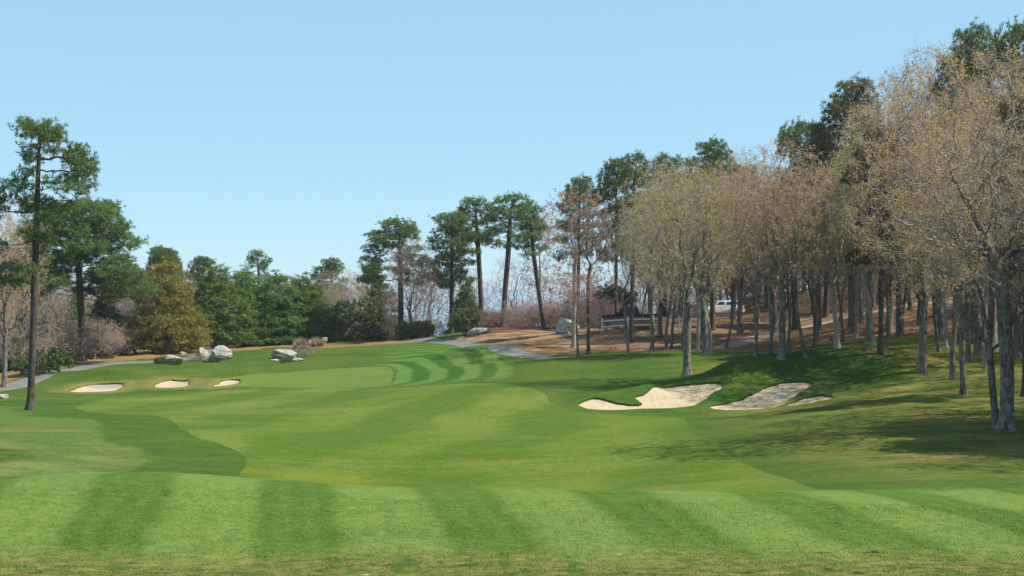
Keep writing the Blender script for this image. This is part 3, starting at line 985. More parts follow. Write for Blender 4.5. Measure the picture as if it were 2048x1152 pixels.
rngp = np.random.RandomState(77)
big = []
for z, xl, xr, in [(7.0, -2.4, 2.4), (7.8, -2.6, 2.6), (8.6, -2.9, 3.0), (9.4, -2.2, 2.2), (10.6, -2.6, 1.2), (11.4, -3.0, 2.6), (12.1, -1.9, 3.1), (12.8, -1.7, 2.9), (13.4, -1.9, 2.4), (14.0, -1.4, 2.2), (14.7, -1.3, 1.3), (15.3, -0.9, 0.6)]:
    for k_ in range(5):
        x_ = rngp.uniform(xl, xr)
        big.append((x_, rngp.uniform(-1.9, 1.9), z + rngp.uniform(-0.25, 0.25), rngp.uniform(0.55, 0.95), 0.42))
pitch('great_pine', 41, h=15.7, rb=0.205, padlist=[p for p in big if p[2] > 10.2 or p[0] < 0.3], lean=(0.25, 0))
pitch('pine_a', 42, h=14, base=7.0, spread=3.0, pads=18)
pitch('pine_b', 43, h=14, base=8.5, spread=2.4, pads=13, lean=(0.6, 0))
pitch('pine_c', 44, h=14, base=5.5, spread=3.0, pads=22)
pitch('pine_d', 45, h=14, base=6.0, spread=4.2, pads=30, topk=0.7)
pitch('pine_low', 46, h=5.0, base=3.6, spread=2.4, pads=10, rb=0.12)

# white pines and spruces: boughs in whorls almost to the ground
def layered(key, seed, h=9.0, base=0.5, spread=2.9, tiers=11, leaf=('tuft', 4, 0.36, 0.026, 10), power=0.75, n=150, rb=0.17):
    rng = np.random.RandomState(seed)
    tr = trunk_line(rng, h * 0.97, 22, 0.12)
    att = []
    for i in range(tiers):
        f = i / (tiers - 1.0)
        z = base + (h - base) * f
        rad = spread * (1 - f) ** power * (0.85 + 0.3 * rng.rand()) + 0.25
        m = int(n * (rad / spread) ** 1.3) + 12
        k = 5
        a = rng.choice(np.arange(k) * 2 * math.pi / k + rng.rand() * 6.28, m) + rng.normal(size=m) * 0.32
        rr = rad * np.sqrt(0.08 + 0.92 * rng.rand(m))
        att.append(np.column_stack([rr * np.cos(a), rr * np.sin(a), z + 0.16 * rr + rng.normal(size=m) * 0.13]))
    proto(key, tr, np.vstack(att), 'pine', rb, 0.010, 0.27, 0.34, 0.18, leaf, 0.0, seed, minr_leaf=2.2, iters=90)
layered('white_a', 51)
layered('white_b', 52, spread=3.3, power=0.55, tiers=9)
layered('white_c', 53, spread=2.5, power=0.9, tiers=12)
layered('cedar', 54, h=7.0, spread=1.9, tiers=12, base=0.3, n=110)

# shrubs
def shrub(key, seed, h, w, n, bark, leaf, stems=5, tip=0.006, rb=0.03, twig=3):
    rng = np.random.RandomState(seed)
    att = ell(rng, n, 0, 0, h * 0.52, w, w, h * 0.5, 0.4)
    att = att[att[:, 2] > 0.12 * h]
    tr = np.array([[0, 0, -0.1], [0.0, 0, 0.02], [0.02, 0.01, 0.1 * h]])
    proto(key, tr, att, bark, rb, tip, 0.12 * max(h, w) ** 0.6, 0.17 * max(h, w) ** 0.6, 0.35, leaf, 0.1, seed, thick=0.5 * rb, twig=twig, minr_leaf=2.5, iters=70)
shrub('thicket', 61, 2.6, 1.9, 420, 'shrub', ('bud', 2.2, 0.08, 0.42), rb=0.06, twig=6)
shrub('thicket_b', 62, 3.6, 2.0, 460, 'shrub', ('bud', 2.0, 0.085, 0.46), rb=0.06, twig=6)
shrub('bush', 63, 1.8, 1.5, 320, 'shrub', ('bud', 7.0, 0.15, 0.22), rb=0.05)
shrub('bush_b', 64, 1.4, 1.6, 320, 'shrub', ('bud', 8.0, 0.12, 0.2), rb=0.05)
shrub('heath', 65, 0.7, 0.8, 240, 'shrub', ('bud', 1.0, 0.06, 0.14), rb=0.03)

def place(key, name, x, y, h, label, cat='tree', group=None, leaf=None, bark=None, rot=0.0, lean=(0.0, 0.0), wide=1.0, sink=0.06, scale=None):
    tme, cme, top = PROTO[key]
    e = bpy.data.objects.new(name, None)
    COL.objects.link(e)
    e.empty_display_size = 0.3
    s = scale or h / top
    e.location = (x, y, Hs(x, y) - sink)
    e.rotation_euler = (mathutils.Euler((lean[1], lean[0], 0)).to_matrix() @ mathutils.Matrix.Rotation(rot, 3, 'Z')).to_euler()
    e.scale = (s * wide, s * wide, s)
    e['label'] = label; e['category'] = cat
    if group:
        e['group'] = group
    stemname = 'stem' if cat in ('shrub', 'bush', 'grass') else 'trunk'
    t = bpy.data.objects.new(stemname, tme); COL.objects.link(t); t.parent = e
    c = bpy.data.objects.new('crown' if stemname == 'trunk' else 'foliage', cme); COL.objects.link(c); c.parent = e
    if bark:
        for o_ in (t, c)[:1 if bark in ('oak', 'maple') else 2]:
            o_.material_slots[0].link = 'OBJECT'; o_.material_slots[0].material = BARK[bark]
    c.material_slots[1].link = 'OBJECT'
    c.material_slots[1].material = LEAF[leaf or 'dun']
    return e

def tree(key, name, px, by, d, top, label, **kw):
    """base pixel (or px and distance), crown top pixel row -> a tree of the size that stands there"""
    if d is None:
        p = at(px, by); x, d = p[0], p[1]
    else:
        x = (px - 1024.0) / FPX * d
    ztop = EYE - (top - 576.0) / FPX * d
    h = ztop - Hs(x, d)
    return place(key, name, x, d, h, label, **kw)
# ------------------------------------------------------------------ trees, each standing where its trunk meets the ground
# left edge
tree('great_pine', 'pitch_pine', 60, 820, None, 238, "tall dark-trunked pitch pine standing alone on the grass in front of the left cart path", leaf='pine', lean=(0.03, 0), wide=0.95)
tree('oak_c', 'oak', 8, 745, 112, 380, "orange-budded oak at the far left edge beside the tall dark pine", leaf='orange', rot=1.0, wide=0.7)
tree('pine_d', 'pitch_pine', 163, 718, 136, 398, "broad round-crowned green pine rising behind the tall lone pine at the left", leaf='brightpine', rot=0.5, wide=1.45)
tree('oak_a', 'oak', -22, 748, 116, 420, "second orange-budded oak at the very left edge, lower than the first", leaf='orange', rot=3.0, wide=0.75)
tree('maple_b', 'maple', 118, 728, 142, 555, "small red-tinged maple behind the lone pine trunk at the left", leaf='red', rot=2.0, wide=1.1)
tree('cedar', 'cedar', 212, 708, 150, 585, "small dark cedar in the shade to the left of the yellowing pine", leaf='darkfir', wide=1.3)
tree('cedar', 'cedar', 20, 745, 128, 640, "young green cedar low at the far left edge of the wood", leaf='pine', wide=1.2, rot=2)
tree('white_b', 'white_pine', 333, 706, 150, 512, "yellowing brown-green white pine with low boughs behind the boulders", leaf='goldpine', wide=1.15)
tree('pine_d', 'pitch_pine', 326, 700, 180, 493, "dark round pine top showing above the yellowing white pine", leaf='pine', rot=2.6, wide=0.8)
tree('pine_c', 'pitch_pine', 405, 700, 176, 512, "dark pine top between the yellowing pine and the green white pines", leaf='pine', rot=4.0, wide=0.95)
tree('white_a', 'white_pine', 432, 698, 160, 524, "green white pine with low boughs just behind the largest boulder", leaf='bluepine', wide=1.5, rot=1)
tree('white_c', 'white_pine', 484, 696, 163, 533, "blue-green white pine to the right of the largest boulder", leaf='bluepine', wide=1.9, rot=2)
tree('pine_b', 'pitch_pine', 524, 690, 178, 500, "flat-topped pine poking up in the middle of the green white pines", leaf='pine', rot=3, wide=0.85)
tree('white_b', 'white_pine', 553, 694, 164, 540, "bushy green white pine left of the lone brown boulder", leaf='brightpine', wide=1.45, rot=0.6)
tree('white_a', 'white_pine', 606, 690, 166, 546, "rightmost green white pine, behind the lone brown boulder", leaf='brightpine', wide=1.7, rot=4)
tree('oak_c', 'oak', 652, 686, 182, 540, "pale bare tree between the green white pines and the olive tree", leaf='dun', rot=1.2, wide=0.6)
tree('pine_a', 'pitch_pine', 662, 684, 190, 515, "dark flat-crowned pine behind the olive budding tree", leaf='pine', rot=1.0, wide=1.15)
tree('oak_a', 'oak', 690, 684, 175, 537, "olive budding tree left of the twin pine group on the crest", leaf='olive', rot=0.3, wide=0.72)
tree('bare_a', 'oak', 735, 682, 178, 535, "pale forked bare tree beside the olive budding tree", leaf='dun', bark='pale', rot=0.7)
tree('pine_a', 'pitch_pine', 742, 682, 195, 523, "small dark pine top left of the pines on the crest", leaf='pine', rot=2.2, wide=0.9)
tree('bare_a', 'oak', 775, 684, 168, 590, "low grey bare tree at the left foot of the crest pines", leaf='mauve', rot=2.1, wide=1.1)
# crest pines in the middle
tree('pine_a', 'pitch_pine', 801, 680, 163, 436, "flat-topped pine, leftmost of the tall pines on the crest", leaf='pine', rot=0.2, wide=1.5)
tree('oak_c', 'oak', 824, 678, 158, 470, "brown-budded oak with a forked trunk in front of the leftmost crest pine", leaf='mauve', rot=2.6, wide=0.78)
tree('pine_c', 'pitch_pine', 903, 668, 160, 424, "bushy green pine with foliage low down its trunk on the crest", leaf='brightpine', rot=1.1, wide=1.2)
tree('slim_b', 'oak', 862, 676, 166, 520, "thin brown-budded oak between two crest pines", leaf='dun', rot=1.9)
tree('pine_b', 'pitch_pine', 965, 664, 162, 394, "straight tall pine, left one of the close pair above the cart path", leaf='pine', rot=2.5, wide=1.15)
tree('pine_b', 'pitch_pine', 1005, 662, 156, 387, "tallest straight pine, right one of the close pair above the cart path", leaf='pine', rot=0.4, wide=1.35)
tree('pine_b', 'pitch_pine', 1088, 668, 150, 410, "pine with a bare trunk leaning left, standing alone against the water", leaf='pine', rot=4.2, wide=1.15, lean=(-0.10, 0))
tree('maple_a', 'maple', 1078, 665, 158, 425, "slim red-flowered maple mingling with the leaning pine", leaf='red', rot=0.3, wide=0.75)
tree('pine_a', 'pitch_pine', 1157, 662, 168, 352, "pine top just above the red maple crown", leaf='pine', rot=1.6, wide=0.8)
tree('maple_a', 'maple', 1148, 700, 128, 378, "tall maple with a rounded red-flowered crown against the sky", leaf='red', rot=1.7, wide=1.1)
tree('maple_a', 'maple', 1156, 718, None, 545, "grey-trunked maple with sparse red buds at the left end of the wood", leaf='red', rot=3.3, wide=1.1, bark='oak')
tree('maple_a', 'maple', 1177, 708, None, 415, "dark-barked maple close to the right of the grey-trunked maple", leaf='mauve', bark='pine', rot=2.2, wide=0.95)
tree('maple_b', 'maple', 1118, 668, 156, 580, "low spreading red-budded maple left of the pale lichen boulder", leaf='red', rot=0.9, wide=1.3)
tree('pine_c', 'pitch_pine', 1232, 672, 142, 318, "tall dark pine behind the first olive oak, left shoulder of the wood", leaf='pine', rot=3.4, wide=0.7)
tree('pine_b', 'pitch_pine', 1262, 690, 130, 305, "dark pine top touching the left side of the olive oak crown", leaf='pine', rot=0.9, wide=0.75)
tree('pine_low', 'pitch_pine', 1222, 664, 150, 570, "low flat-topped pine in front of the water, left of the pickup", leaf='darkfir', rot=1.0, wide=1.15)
tree('pine_low', 'pitch_pine', 1250, 664, 152, 585, "small dark pine directly left of the pickup cab", leaf='darkfir', rot=2.5, wide=0.8)
for i, (key, px, by, d, top, leaf, wd, lab) in enumerate([
    ('low_a', 870, 672, 172, 545, 'mauve', 1.0, "brown twiggy tree behind the forked oak on the crest"),
    ('bare_a', 930, 668, 170, 525, 'dun', 1.1, "grey bare tree between the bushy pine and the close pair of pines"),
    ('low_b', 982, 662, 172, 560, 'mauve', 1.0, "low grey twiggy tree seen between the trunks of the close pair of pines"),
    ('bare_a', 1032, 660, 168, 505, 'dun', 1.35, "wide-spreading bare tree right of the tallest straight pine"),
    ('low_a', 1108, 662, 172, 535, 'mauve', 1.1, "mauve twiggy tree between the leaning pine and the red maple"),
    ('low_b', 1180, 660, 166, 545, 'red', 1.2, "reddish twiggy tree behind the pale lichen boulder"),
    ('low_a', 838, 676, 170, 520, 'dun', 1.1, "twiggy tree directly behind the forked oak"),
    ('white_c', 932, 668, 168, 560, 'pine', 1.3, "dark young evergreen at the foot of the bushy green crest pine"),
    ('low_b', 945, 664, 178, 580, 'dun', 1.2, "low twiggy tree at the foot of the bushy green crest pine, on its right")]):
    tree(key, 'young_tree' if key.startswith('low') else ('evergreen_tree' if key == 'white_c' else 'oak'), px, by, d, top, lab, leaf=leaf, wide=wd, rot=i * 1.1)
# front row of the right hand wood
G1 = "oaks along the front of the wood"
tree('slim_b', 'oak', 1257, 712, None, 430, "thick dark leaning trunk, first oak of the front row from the left", leaf='dun', rot=2.9, wide=1.1, lean=(0.04, 0))
tree('oak_b', 'oak', 1374, 750, None, 315, "lichen-spotted oak standing forward on the grass just above the large bunker", leaf='olive', rot=0.8, wide=0.98)
tree('slim_a', 'oak', 1305, 693, None, 380, "slender grey oak in front of the white rail fence", leaf='dun', rot=1.1)
tree('slim_c', 'oak', 1333, 699, None, 360, "crooked thin oak left of the lichen-spotted oak", leaf='ochre', rot=2.3)
tree('bare_a', 'oak', 1343, 696, None, 420, "almost bare young oak touching the crooked thin oak", leaf='dun', rot=0.2)
tree('slim_a', 'oak', 1395, 706, None, 340, "pale oak just right of the lichen-spotted oak, left one of three", leaf='ochre', rot=4.1, bark='maple')
tree('oak_b', 'oak', 1411, 708, None, 322, "stout grey oak, middle one of three right of the lichen-spotted oak", leaf='olive', rot=3.0, wide=0.85)
tree('slim_c', 'oak', 1421, 706, None, 350, "leaning pale oak, right one of three right of the lichen-spotted oak", leaf='ochre', rot=5.2, lean=(-0.04, 0), bark='maple')
tree('slim_b', 'oak', 1453, 696, None, 370, "dark slanting trunk below the white car", leaf='rust', rot=0.5, lean=(0.07, 0))
tree('slim_a', 'oak', 1512, 712, None, 330, "straight oak with a light grey trunk behind the small mound", leaf='rust', rot=2.2)
tree('slim_b', 'oak', 1540, 708, None, 345, "thin straight oak next to the wide rusty-crowned oak", leaf='ochre', rot=1.4)
tree('oak_a', 'oak', 1563, 718, None, 283, "wide oak with a rusty dome crown behind the upper bunker", leaf='rust', rot=5.0, wide=0.92)
tree('slim_c', 'oak', 1580, 713, None, 360, "grey oak close behind the wide rusty-domed oak", leaf='olive', rot=0.9)
tree('slim_b', 'oak', 1611, 715, None, 345, "darker oak trunk leaning left above the end of the upper bunker", leaf='olive', rot=3.6, lean=(-0.06, 0))
tree('slim_b', 'oak', 1629, 694, None, 380, "thin reddish-dark trunk between the leaning oak and the pale curved oak", leaf='rust', rot=2.0, bark='pine')
tree('oak_b', 'oak', 1675, 695, None, 318, "pale curved oak with a yellow-green crown", leaf='lime', rot=1.7, wide=0.8, lean=(-0.05, 0), bark='maple')
tree('slim_c', 'oak', 1685, 680, 114, 330, "thin oak just behind the pale curved oak", leaf='ochre', rot=0.1)
tree('slim_a', 'oak', 1712, 675, None, 300, "straight pale oak left of the thick dark pine trunk", leaf='lime', rot=4.4, bark='maple')
tree('bare_a', 'oak', 1728, 700, None, 480, "spindly sapling left of the thick dark pine trunk", leaf='dun', rot=1.0, wide=0.7)
tree('pine_c', 'pitch_pine', 1762, 706, None, 250, "thick black-trunked pine casting a long shadow on the mound", leaf='brownpine', rot=2.8, wide=0.75)
tree('slim_b', 'oak', 1747, 684, 108, 300, "light trunk half hidden behind the thick black pine trunk", leaf='ochre', rot=3.0, bark='maple')
tree('slim_a', 'oak', 1777, 676, 112, 280, "pale trunk right behind the thick black pine trunk", leaf='rust', rot=5.1)
tree('slim_c', 'oak', 1806, 670, 116, 330, "thin reddish oak right of the thick black pine trunk", leaf='rust', rot=1.8, bark='pine')
tree('oak_c', 'oak', 1843, 745, None, 205, "forked oak at the right end of the mound with a rusty crown", leaf='rust', rot=0.4, wide=0.85)
tree('slim_b', 'oak', 1877, 702, 98, 300, "pale slim oak behind the forked oak", leaf='ochre', rot=4.0)
tree('slim_c', 'oak', 1906, 757, None, 240, "dark slim trunk, left one of the pair left of the great oak", leaf='rust', rot=2.7, lean=(-0.03, 0))
tree('slim_a', 'oak', 1927, 790, None, 190, "dark slim trunk, right one of the pair left of the great oak", leaf='ochre', rot=0.6)
tree('slim_b', 'oak', 1892, 690, 102, 320, "light trunk in the dappled bank behind the pair of dark slim trunks", leaf='dun', rot=2.0, bark='maple')
tree('slim_c', 'oak', 1970, 742, 88, 220, "light oak trunk directly left behind the great oak", leaf='ochre', rot=3.9, bark='maple')
tree('great_oak', 'oak', 2012, 860, None, 86, "great grey oak nearest the camera at the right edge with wide crooked limbs", leaf='ochre', rot=0.0, wide=1.0)
tree('oak_c', 'oak', 1992, 856, None, 250, "crooked second stem close beside the great grey oak", leaf='dun', rot=2.4, wide=0.7, lean=(-0.02, 0))
tree('pine_c', 'pitch_pine', 2052, 790, 74, 190, "black trunk cut by the right edge of the picture", leaf='brownpine', rot=1.2, wide=0.8)
# pines and oaks whose tops stand out above the wood
tree('pine_a', 'pitch_pine', 1425, 640, 138, 279, "green pine top above the olive oak crowns, left of centre of the wood", leaf='pine', rot=0.7, wide=0.85)
tree('pine_a', 'pitch_pine', 1590, 640, 132, 240, "green pine top above the rusty dome crown", leaf='pine', rot=3.1, wide=0.85)
tree('pine_c', 'pitch_pine', 1640, 640, 126, 246, "browning pine on the skyline right of the rusty dome crown", leaf='brownpine', rot=2.0, wide=0.5)
tree('pine_a', 'pitch_pine', 1703, 640, 122, 158, "rust-topped dark pine standing clear on the skyline", leaf='brownpine', rot=1.2, wide=0.8)
tree('pine_a', 'pitch_pine', 1942, 650, 104, 52, "highest green pine top near the upper right corner", leaf='pine', rot=0.9, wide=0.62)
tree('pine_a', 'pitch_pine', 2022, 650, 102, 44, "pointed green pine top in the upper right corner", leaf='pine', rot=2.9, wide=0.65)
tree('oak_a', 'oak', 1880, 655, 108, 95, "ochre oak crown on the skyline below the highest pine top", leaf='ochre', rot=1.3, wide=0.72)
tree('oak_c', 'oak', 1800, 650, 114, 150, "ochre oak crown on the skyline right of the rust-topped pine", leaf='ochre', rot=3.7, wide=0.72)
tree('bare_a', 'oak', 1838, 655, 118, 95, "bare-twigged oak top against the sky left of the highest pine", leaf='dun', rot=2.3, wide=0.7)
tree('oak_b', 'oak', 1985, 660, 100, 100, "rusty oak crown below the pointed green pine top", leaf='rust', rot=3.3, wide=0.85)
tree('oak_a', 'oak', 1740, 662, 112, 262, "pale yellow-green oak crown below the rust-topped pine", leaf='lime', rot=2.1, wide=0.72)
tree('oak_b', 'oak', 1480, 660, 132, 300, "orange-brown oak crown behind the wide rusty-domed oak, to its left", leaf='rust', rot=0.9, wide=0.85)
tree('oak_c', 'oak', 1320, 668, 134, 345, "yellow-brown oak crown behind the olive oak", leaf='ochre', rot=4.4, wide=0.8)

tree('oak_b', 'oak', 1915, 662, 104, 118, "pinkish-brown oak crown directly under the highest green pine top", leaf='rust', rot=0.2, wide=0.95)
tree('oak_c', 'oak', 1958, 668, 96, 150, "ochre oak crown just left behind the top of the great oak", leaf='ochre', rot=2.2, wide=0.85)
tree('oak_a', 'oak', 1778, 655, 118, 195, "tan oak crown between the rust-topped pine and the ochre skyline oaks", leaf='rust', rot=5.2, wide=0.8)
tree('oak_a', 'oak', 2035, 668, 92, 112, "brown oak crown cut by the right edge below the pointed pine top", leaf='ochre', rot=4.6, wide=0.8)
tree('oak_b', 'oak', 1550, 655, 130, 318, "orange-tinted oak crown right behind the rusty dome crown", leaf='rust', rot=2.9, wide=0.95)
tree('oak_a', 'oak', 1635, 660, 122, 330, "olive oak crown in the dip between the rusty dome and the pale yellow-green crown", leaf='olive', rot=1.0, wide=0.8)

# the deep wood: nothing tells these apart
rf = random.Random(5)
GD, GL = "slender oaks deep in the right hand wood", "grey trees deep in the left hand wood"
used = [(o.location.x, o.location.y) for o in bpy.data.objects if o.type == 'EMPTY']
def scatter(n, gen, keys, leaves, hs, label, group, name='oak', minr=2.0, **kw):
    k = t = 0
    while k < n and t < 6000:
        t += 1
        x, y = gen()
        if any((x - a) ** 2 + (y - b) ** 2 < minr * minr for a, b in used):
            continue
        if abs(x / y) > 0.62:
            continue
        if abs(1024 + x / y * FPX - 1441) < 24 and y < 163:
            continue
        used.append((x, y)); k += 1
        place(rf.choice(keys), name, x, y, rf.uniform(*hs), label, group=group, leaf=rf.choice(leaves), rot=rf.uniform(0, 6.28), lean=(rf.gauss(0, 0.03), rf.gauss(0, 0.03)), **kw)
def wood_pt():
    while True:
        x, y = rf.uniform(8, 66), rf.uniform(108, 190)
        lim = 9.5 + 0.05 * (y - 110)
        if x < lim: continue
        if float(sd_line(wood_road, np.array([x]), np.array([y]))[0]) < 3.0: continue
        if 8 < x < 17.5 and 134 < y < 147: continue        # the pickup and its fence
        if 20.5 < x < 26 and 155 < y < 172: continue        # the white car
        if 44 < x < 53 and 148 < y < 164: continue
        return x, y
scatter(115, wood_pt, ['slim_a', 'slim_b', 'slim_c', 'oak_b', 'bare_a', 'oak_a'], ['ochre', 'rust', 'dun', 'olive', 'mauve', 'ochre'], (10.5, 15.0), "slender budding oak deep among the crowded trunks of the right hand wood", GD, minr=2.3)
def wood_back():
    while True:
        x, y = rf.uniform(12, 78), rf.uniform(150, 215)
        if x / y < 0.075 + (0.03 if y < 172 else 0): continue
        if 20.5 < x < 26 and y < 172: continue
        if 44 < x < 53 and y < 164: continue
        return x, y
scatter(75, wood_back, ['low_a', 'low_b'], ['dun', 'mauve', 'rust', 'ochre', 'dun'], (6.0, 10.0), "low twiggy young tree filling the back of the right hand wood", "young trees at the back of the right hand wood", 'young_tree', minr=2.4)
scatter(12, wood_pt, ['pine_a', 'pine_c', 'pine_b'], ['pine', 'brownpine'], (13, 16), "dark pine deep among the crowded oaks of the right hand wood", "pines deep in the right hand wood", 'pitch_pine', minr=2.4)
def right_bank():
    x, y = rf.uniform(20, 40), rf.uniform(70, 112)
    return (x, y) if x / y > 0.27 and y > 60 + 50 * (0.33 - x / y) / 0.06 * 0.6 else right_bank()
scatter(20, right_bank, ['slim_a', 'oak_a', 'oak_b', 'slim_c'], ['ochre', 'rust', 'dun'], (12, 15.5), "oak on the dappled bank at the right edge of the wood", "oaks on the dappled right bank", minr=2.8)
def off_right():
    return rf.uniform(22, 36), rf.uniform(48, 68)
scatter(15, off_right, ['oak_a', 'oak_b', 'slim_a', 'bare_a'], ['ochre', 'dun', 'rust'], (12, 15), "oak standing just past the right edge of the picture", "oaks past the right edge", minr=3.2)
def shade_pine_pt():  # unseen pines added to throw darker shadow streaks over the slope
    return rf.uniform(25, 32), rf.uniform(52, 64)
scatter(5, shade_pine_pt, ['pine_c', 'pine_d'], ['pine', 'brightpine'], (12.5, 15), "unseen pine added past the right edge to cast shadow streaks", "pines added past the right edge for their shadows", 'pitch_pine', minr=2.5)
def left_pt():
    while True:
        px, y = rf.uniform(-120, 760), rf.uniform(140, 205)
        if px < 200 and rf.random() < 0.5: y = rf.uniform(122, 150)
        if px > 100 and px < 330 and y < 150: continue
        if px > 330 and y < 168: continue
        x = (px - 1024) / FPX * y
        if float(sd_line(path_left, np.array([x]), np.array([y]))[0]) < 3.5: continue
        return x, y
scatter(80, left_pt, ['low_a', 'low_b', 'bare_a', 'low_a', 'slim_c'], ['dun', 'mauve', 'mauve', 'dun', 'rust'], (5.5, 8.4), "grey leafless tree in the thicket behind the left hand pines", GL, minr=1.9)
scatter(26, left_pt, ['cedar', 'white_a', 'white_c', 'white_b'], ['darkfir', 'pine', 'bluepine'], (5, 8), "dark evergreen in the shade behind the left hand trees", "evergreens deep in the left hand wood", 'evergreen_tree', minr=2.2)

# ------------------------------------------------------------------ shrubs
def far_left():
    y = rf.uniform(150, 205)
    return (rf.uniform(-110, 150) - 1024) / FPX * y, y
scatter(16, far_left, ['bare_a', 'low_a', 'slim_c', 'maple_b'], ['dun', 'mauve', 'rust'], (8.0, 11.0), "tall grey budding tree behind the far left of the wood", "tall grey trees behind the far left", minr=1.8)
def crest_pt():
    px, y = rf.uniform(930, 1200), rf.uniform(153, 172)
    return (px - 1024) / FPX * y, y
def bush(key, name, px, by, d, h, label, cat='shrub', **kw):
    if d is None:
        p = at(px, by); x, y = p[0], p[1]
    else:
        x, y = (px - 1024.0) / FPX * d, d
    return place(key, name, x, y, h, label, cat=cat, sink=0.05, **kw)
bush('bush', 'evergreen_shrub', 98, 745, 122, 1.9, "rounded green shrub beside the lone pine trunk at the left", leaf='shrub', wide=1.2)
bush('bush', 'evergreen_shrub', 60, 752, 120, 1.5, "dark green shrub behind the lone pine trunk, at the cart path", leaf='pine', wide=1.1, rot=2)
bush('bush_b', 'evergreen_shrub', 322, 727, None, 0.62, "small green shrub at the left foot of the low pale boulder", leaf='shrub', rot=1)
bush('bush_b', 'evergreen_shrub', 350, 729, None, 0.62, "small green shrub in front of the low pale boulder", leaf='shrub', rot=3)
bush('bush_b', 'evergreen_shrub', 428, 725, None, 0.6, "small green shrub in front of the largest boulder", leaf='shrub', rot=4)
bush('heath', 'heather_shrub', 394, 721, None, 0.62, "grey-purple leafless shrub between the boulders", leaf='mauve', wide=1.3)
bush('heath', 'heather_shrub', 604, 712, None, 1.0, "grey-brown leafless shrub right of the lone brown boulder", leaf='mauve', wide=1.2, rot=1)
bush('bush_b', 'evergreen_shrub', 572, 724, None, 0.45, "low green shrub in front of the lone brown boulder", leaf='shrub', wide=1.2, rot=5)
bush('bush', 'evergreen_shrub', 715, 684, 168, 4.6, "tall dark green shrub at the wood edge left of the crest pines", leaf='pine', wide=0.8, rot=2)
bush('bush', 'evergreen_shrub', 845, 682, 157, 1.7, "dark green shrub at the crest, below the forked brown oak", leaf='pine', wide=0.95, rot=1)
bush('bush', 'evergreen_shrub', 815, 684, 158, 1.8, "green shrub at the left foot of the crest pines", leaf='shrub', wide=0.9, rot=3)
bush('bush', 'evergreen_shrub', 928, 668, 155, 2.3, "bright green shrub where the cart path tops the crest", leaf='pine', wide=0.8, rot=4)
bush('bush_b', 'evergreen_shrub', 940, 690, 150, 1.0, "low yellow-green shrub left of the sloping pale ledge", leaf='brightpine', wide=0.9, rot=4)
bush('bush', 'evergreen_shrub', 1046, 640, 172, 1.9, "small round evergreen standing against the blue water", leaf='pine', wide=0.9, rot=4)
for i, (px, by, d, h, w, lab) in enumerate([
    (975, 655, 160, 2.2, 1.3, "brown leafless thicket under the close pair of crest pines"),
    (1020, 655, 158, 2.0, 1.4, "brown leafless thicket right of the close pair of crest pines"),
    (1058, 655, 156, 2.2, 1.3, "reddish leafless thicket below the small round evergreen"),
    (1100, 660, 154, 2.6, 1.3, "reddish leafless thicket left of the pale lichen boulder"),
    (1165, 660, 150, 3.2, 1.2, "dense grey thicket right behind the pale lichen boulder"),
    (1200, 660, 148, 2.6, 1.3, "dense grey thicket between the pale lichen boulder and the fence")]):
    bush('thicket' if i % 2 else 'thicket_b', 'leafless_thicket', px, by, d, h, lab, leaf='mauve', wide=w, rot=i * 1.3)
GS = "leafless thickets along the left wood edge"
def edge_pt():
    px = rf.uniform(-60, 880)
    d = np.interp(px, [-60, 0, 100, 250, 330, 460, 640, 760, 880], [122, 122, 128, 147, 150, 164, 171, 166, 164]) + rf.uniform(0, 12)
    return (px - 1024) / FPX * d, d
def scat_shrub(n, gen, keys, leaves, hs, label, group, name, minr, wide=1.2):
    k = t = 0
    while k < n and t < 3000:
        t += 1
        x, y = gen()
        if any((x - a) ** 2 + (y - b) ** 2 < minr * minr for a, b in used): continue
        if float(sd_line(path_left, np.array([x]), np.array([y]))[0]) < 2.5: continue
        if abs(1024 + x / y * FPX - 1441) < 24 and 100 < y < 163: continue
        used.append((x, y)); k += 1
        place(rf.choice(keys), name, x, y, rf.uniform(*hs), label, cat='shrub', group=group, leaf=rf.choice(leaves), rot=rf.uniform(0, 6.28), wide=wide, sink=0.05)
scat_shrub(40, edge_pt, ['thicket', 'thicket_b'], ['mauve', 'dun', 'rust', 'mauve'], (1.6, 3.6), "leafless brown thicket at the foot of the left hand trees", GS, 'leafless_thicket', 1.3, 1.2)
scat_shrub(20, edge_pt, ['bush', 'bush_b'], ['pine', 'darkfir', 'shrub'], (0.9, 2.0), "dark evergreen undergrowth at the foot of the left hand trees", "evergreen undergrowth along the left wood edge", 'evergreen_shrub', 1.2, 1.2)
scat_shrub(22, crest_pt, ['thicket', 'thicket_b'], ['mauve', 'rust', 'mauve'], (1.7, 2.7), "brown leafless thicket on the crest between the pines and the lichen boulder", "brown thickets on the crest", 'leafless_thicket', 1.2, 1.3)
def deep_pt():
    while True:
        x, y = rf.uniform(10, 62), rf.uniform(142, 186)
        if 8 < x < 18.5 and y < 149: continue
        if 18 < x < 28 and y < 176: continue
        if 40 < x < 54 and y < 166: continue
        if x / y > 0.42: continue
        return x, y
scat_shrub(34, deep_pt, ['thicket', 'thicket_b'], ['mauve', 'dun', 'rust'], (2.0, 4.2), "leafless thicket deep under the right hand wood", "leafless thickets deep in the right hand wood", 'leafless_thicket', 1.5, 1.3)
for i, (px, d, lab) in enumerate([(1212, 139.6, 'low leafless brush at the left end of the white fence'), (1246, 139.5, 'low leafless brush below the cab of the black pickup'), (1282, 139.5, 'low leafless brush under the middle of the white fence'), (1318, 139.6, 'low leafless brush at the right part of the white fence')]):
    bush('thicket', 'leafless_thicket', px, 0, d, 1.05, lab, leaf='mauve', wide=1.6, rot=i * 1.7)
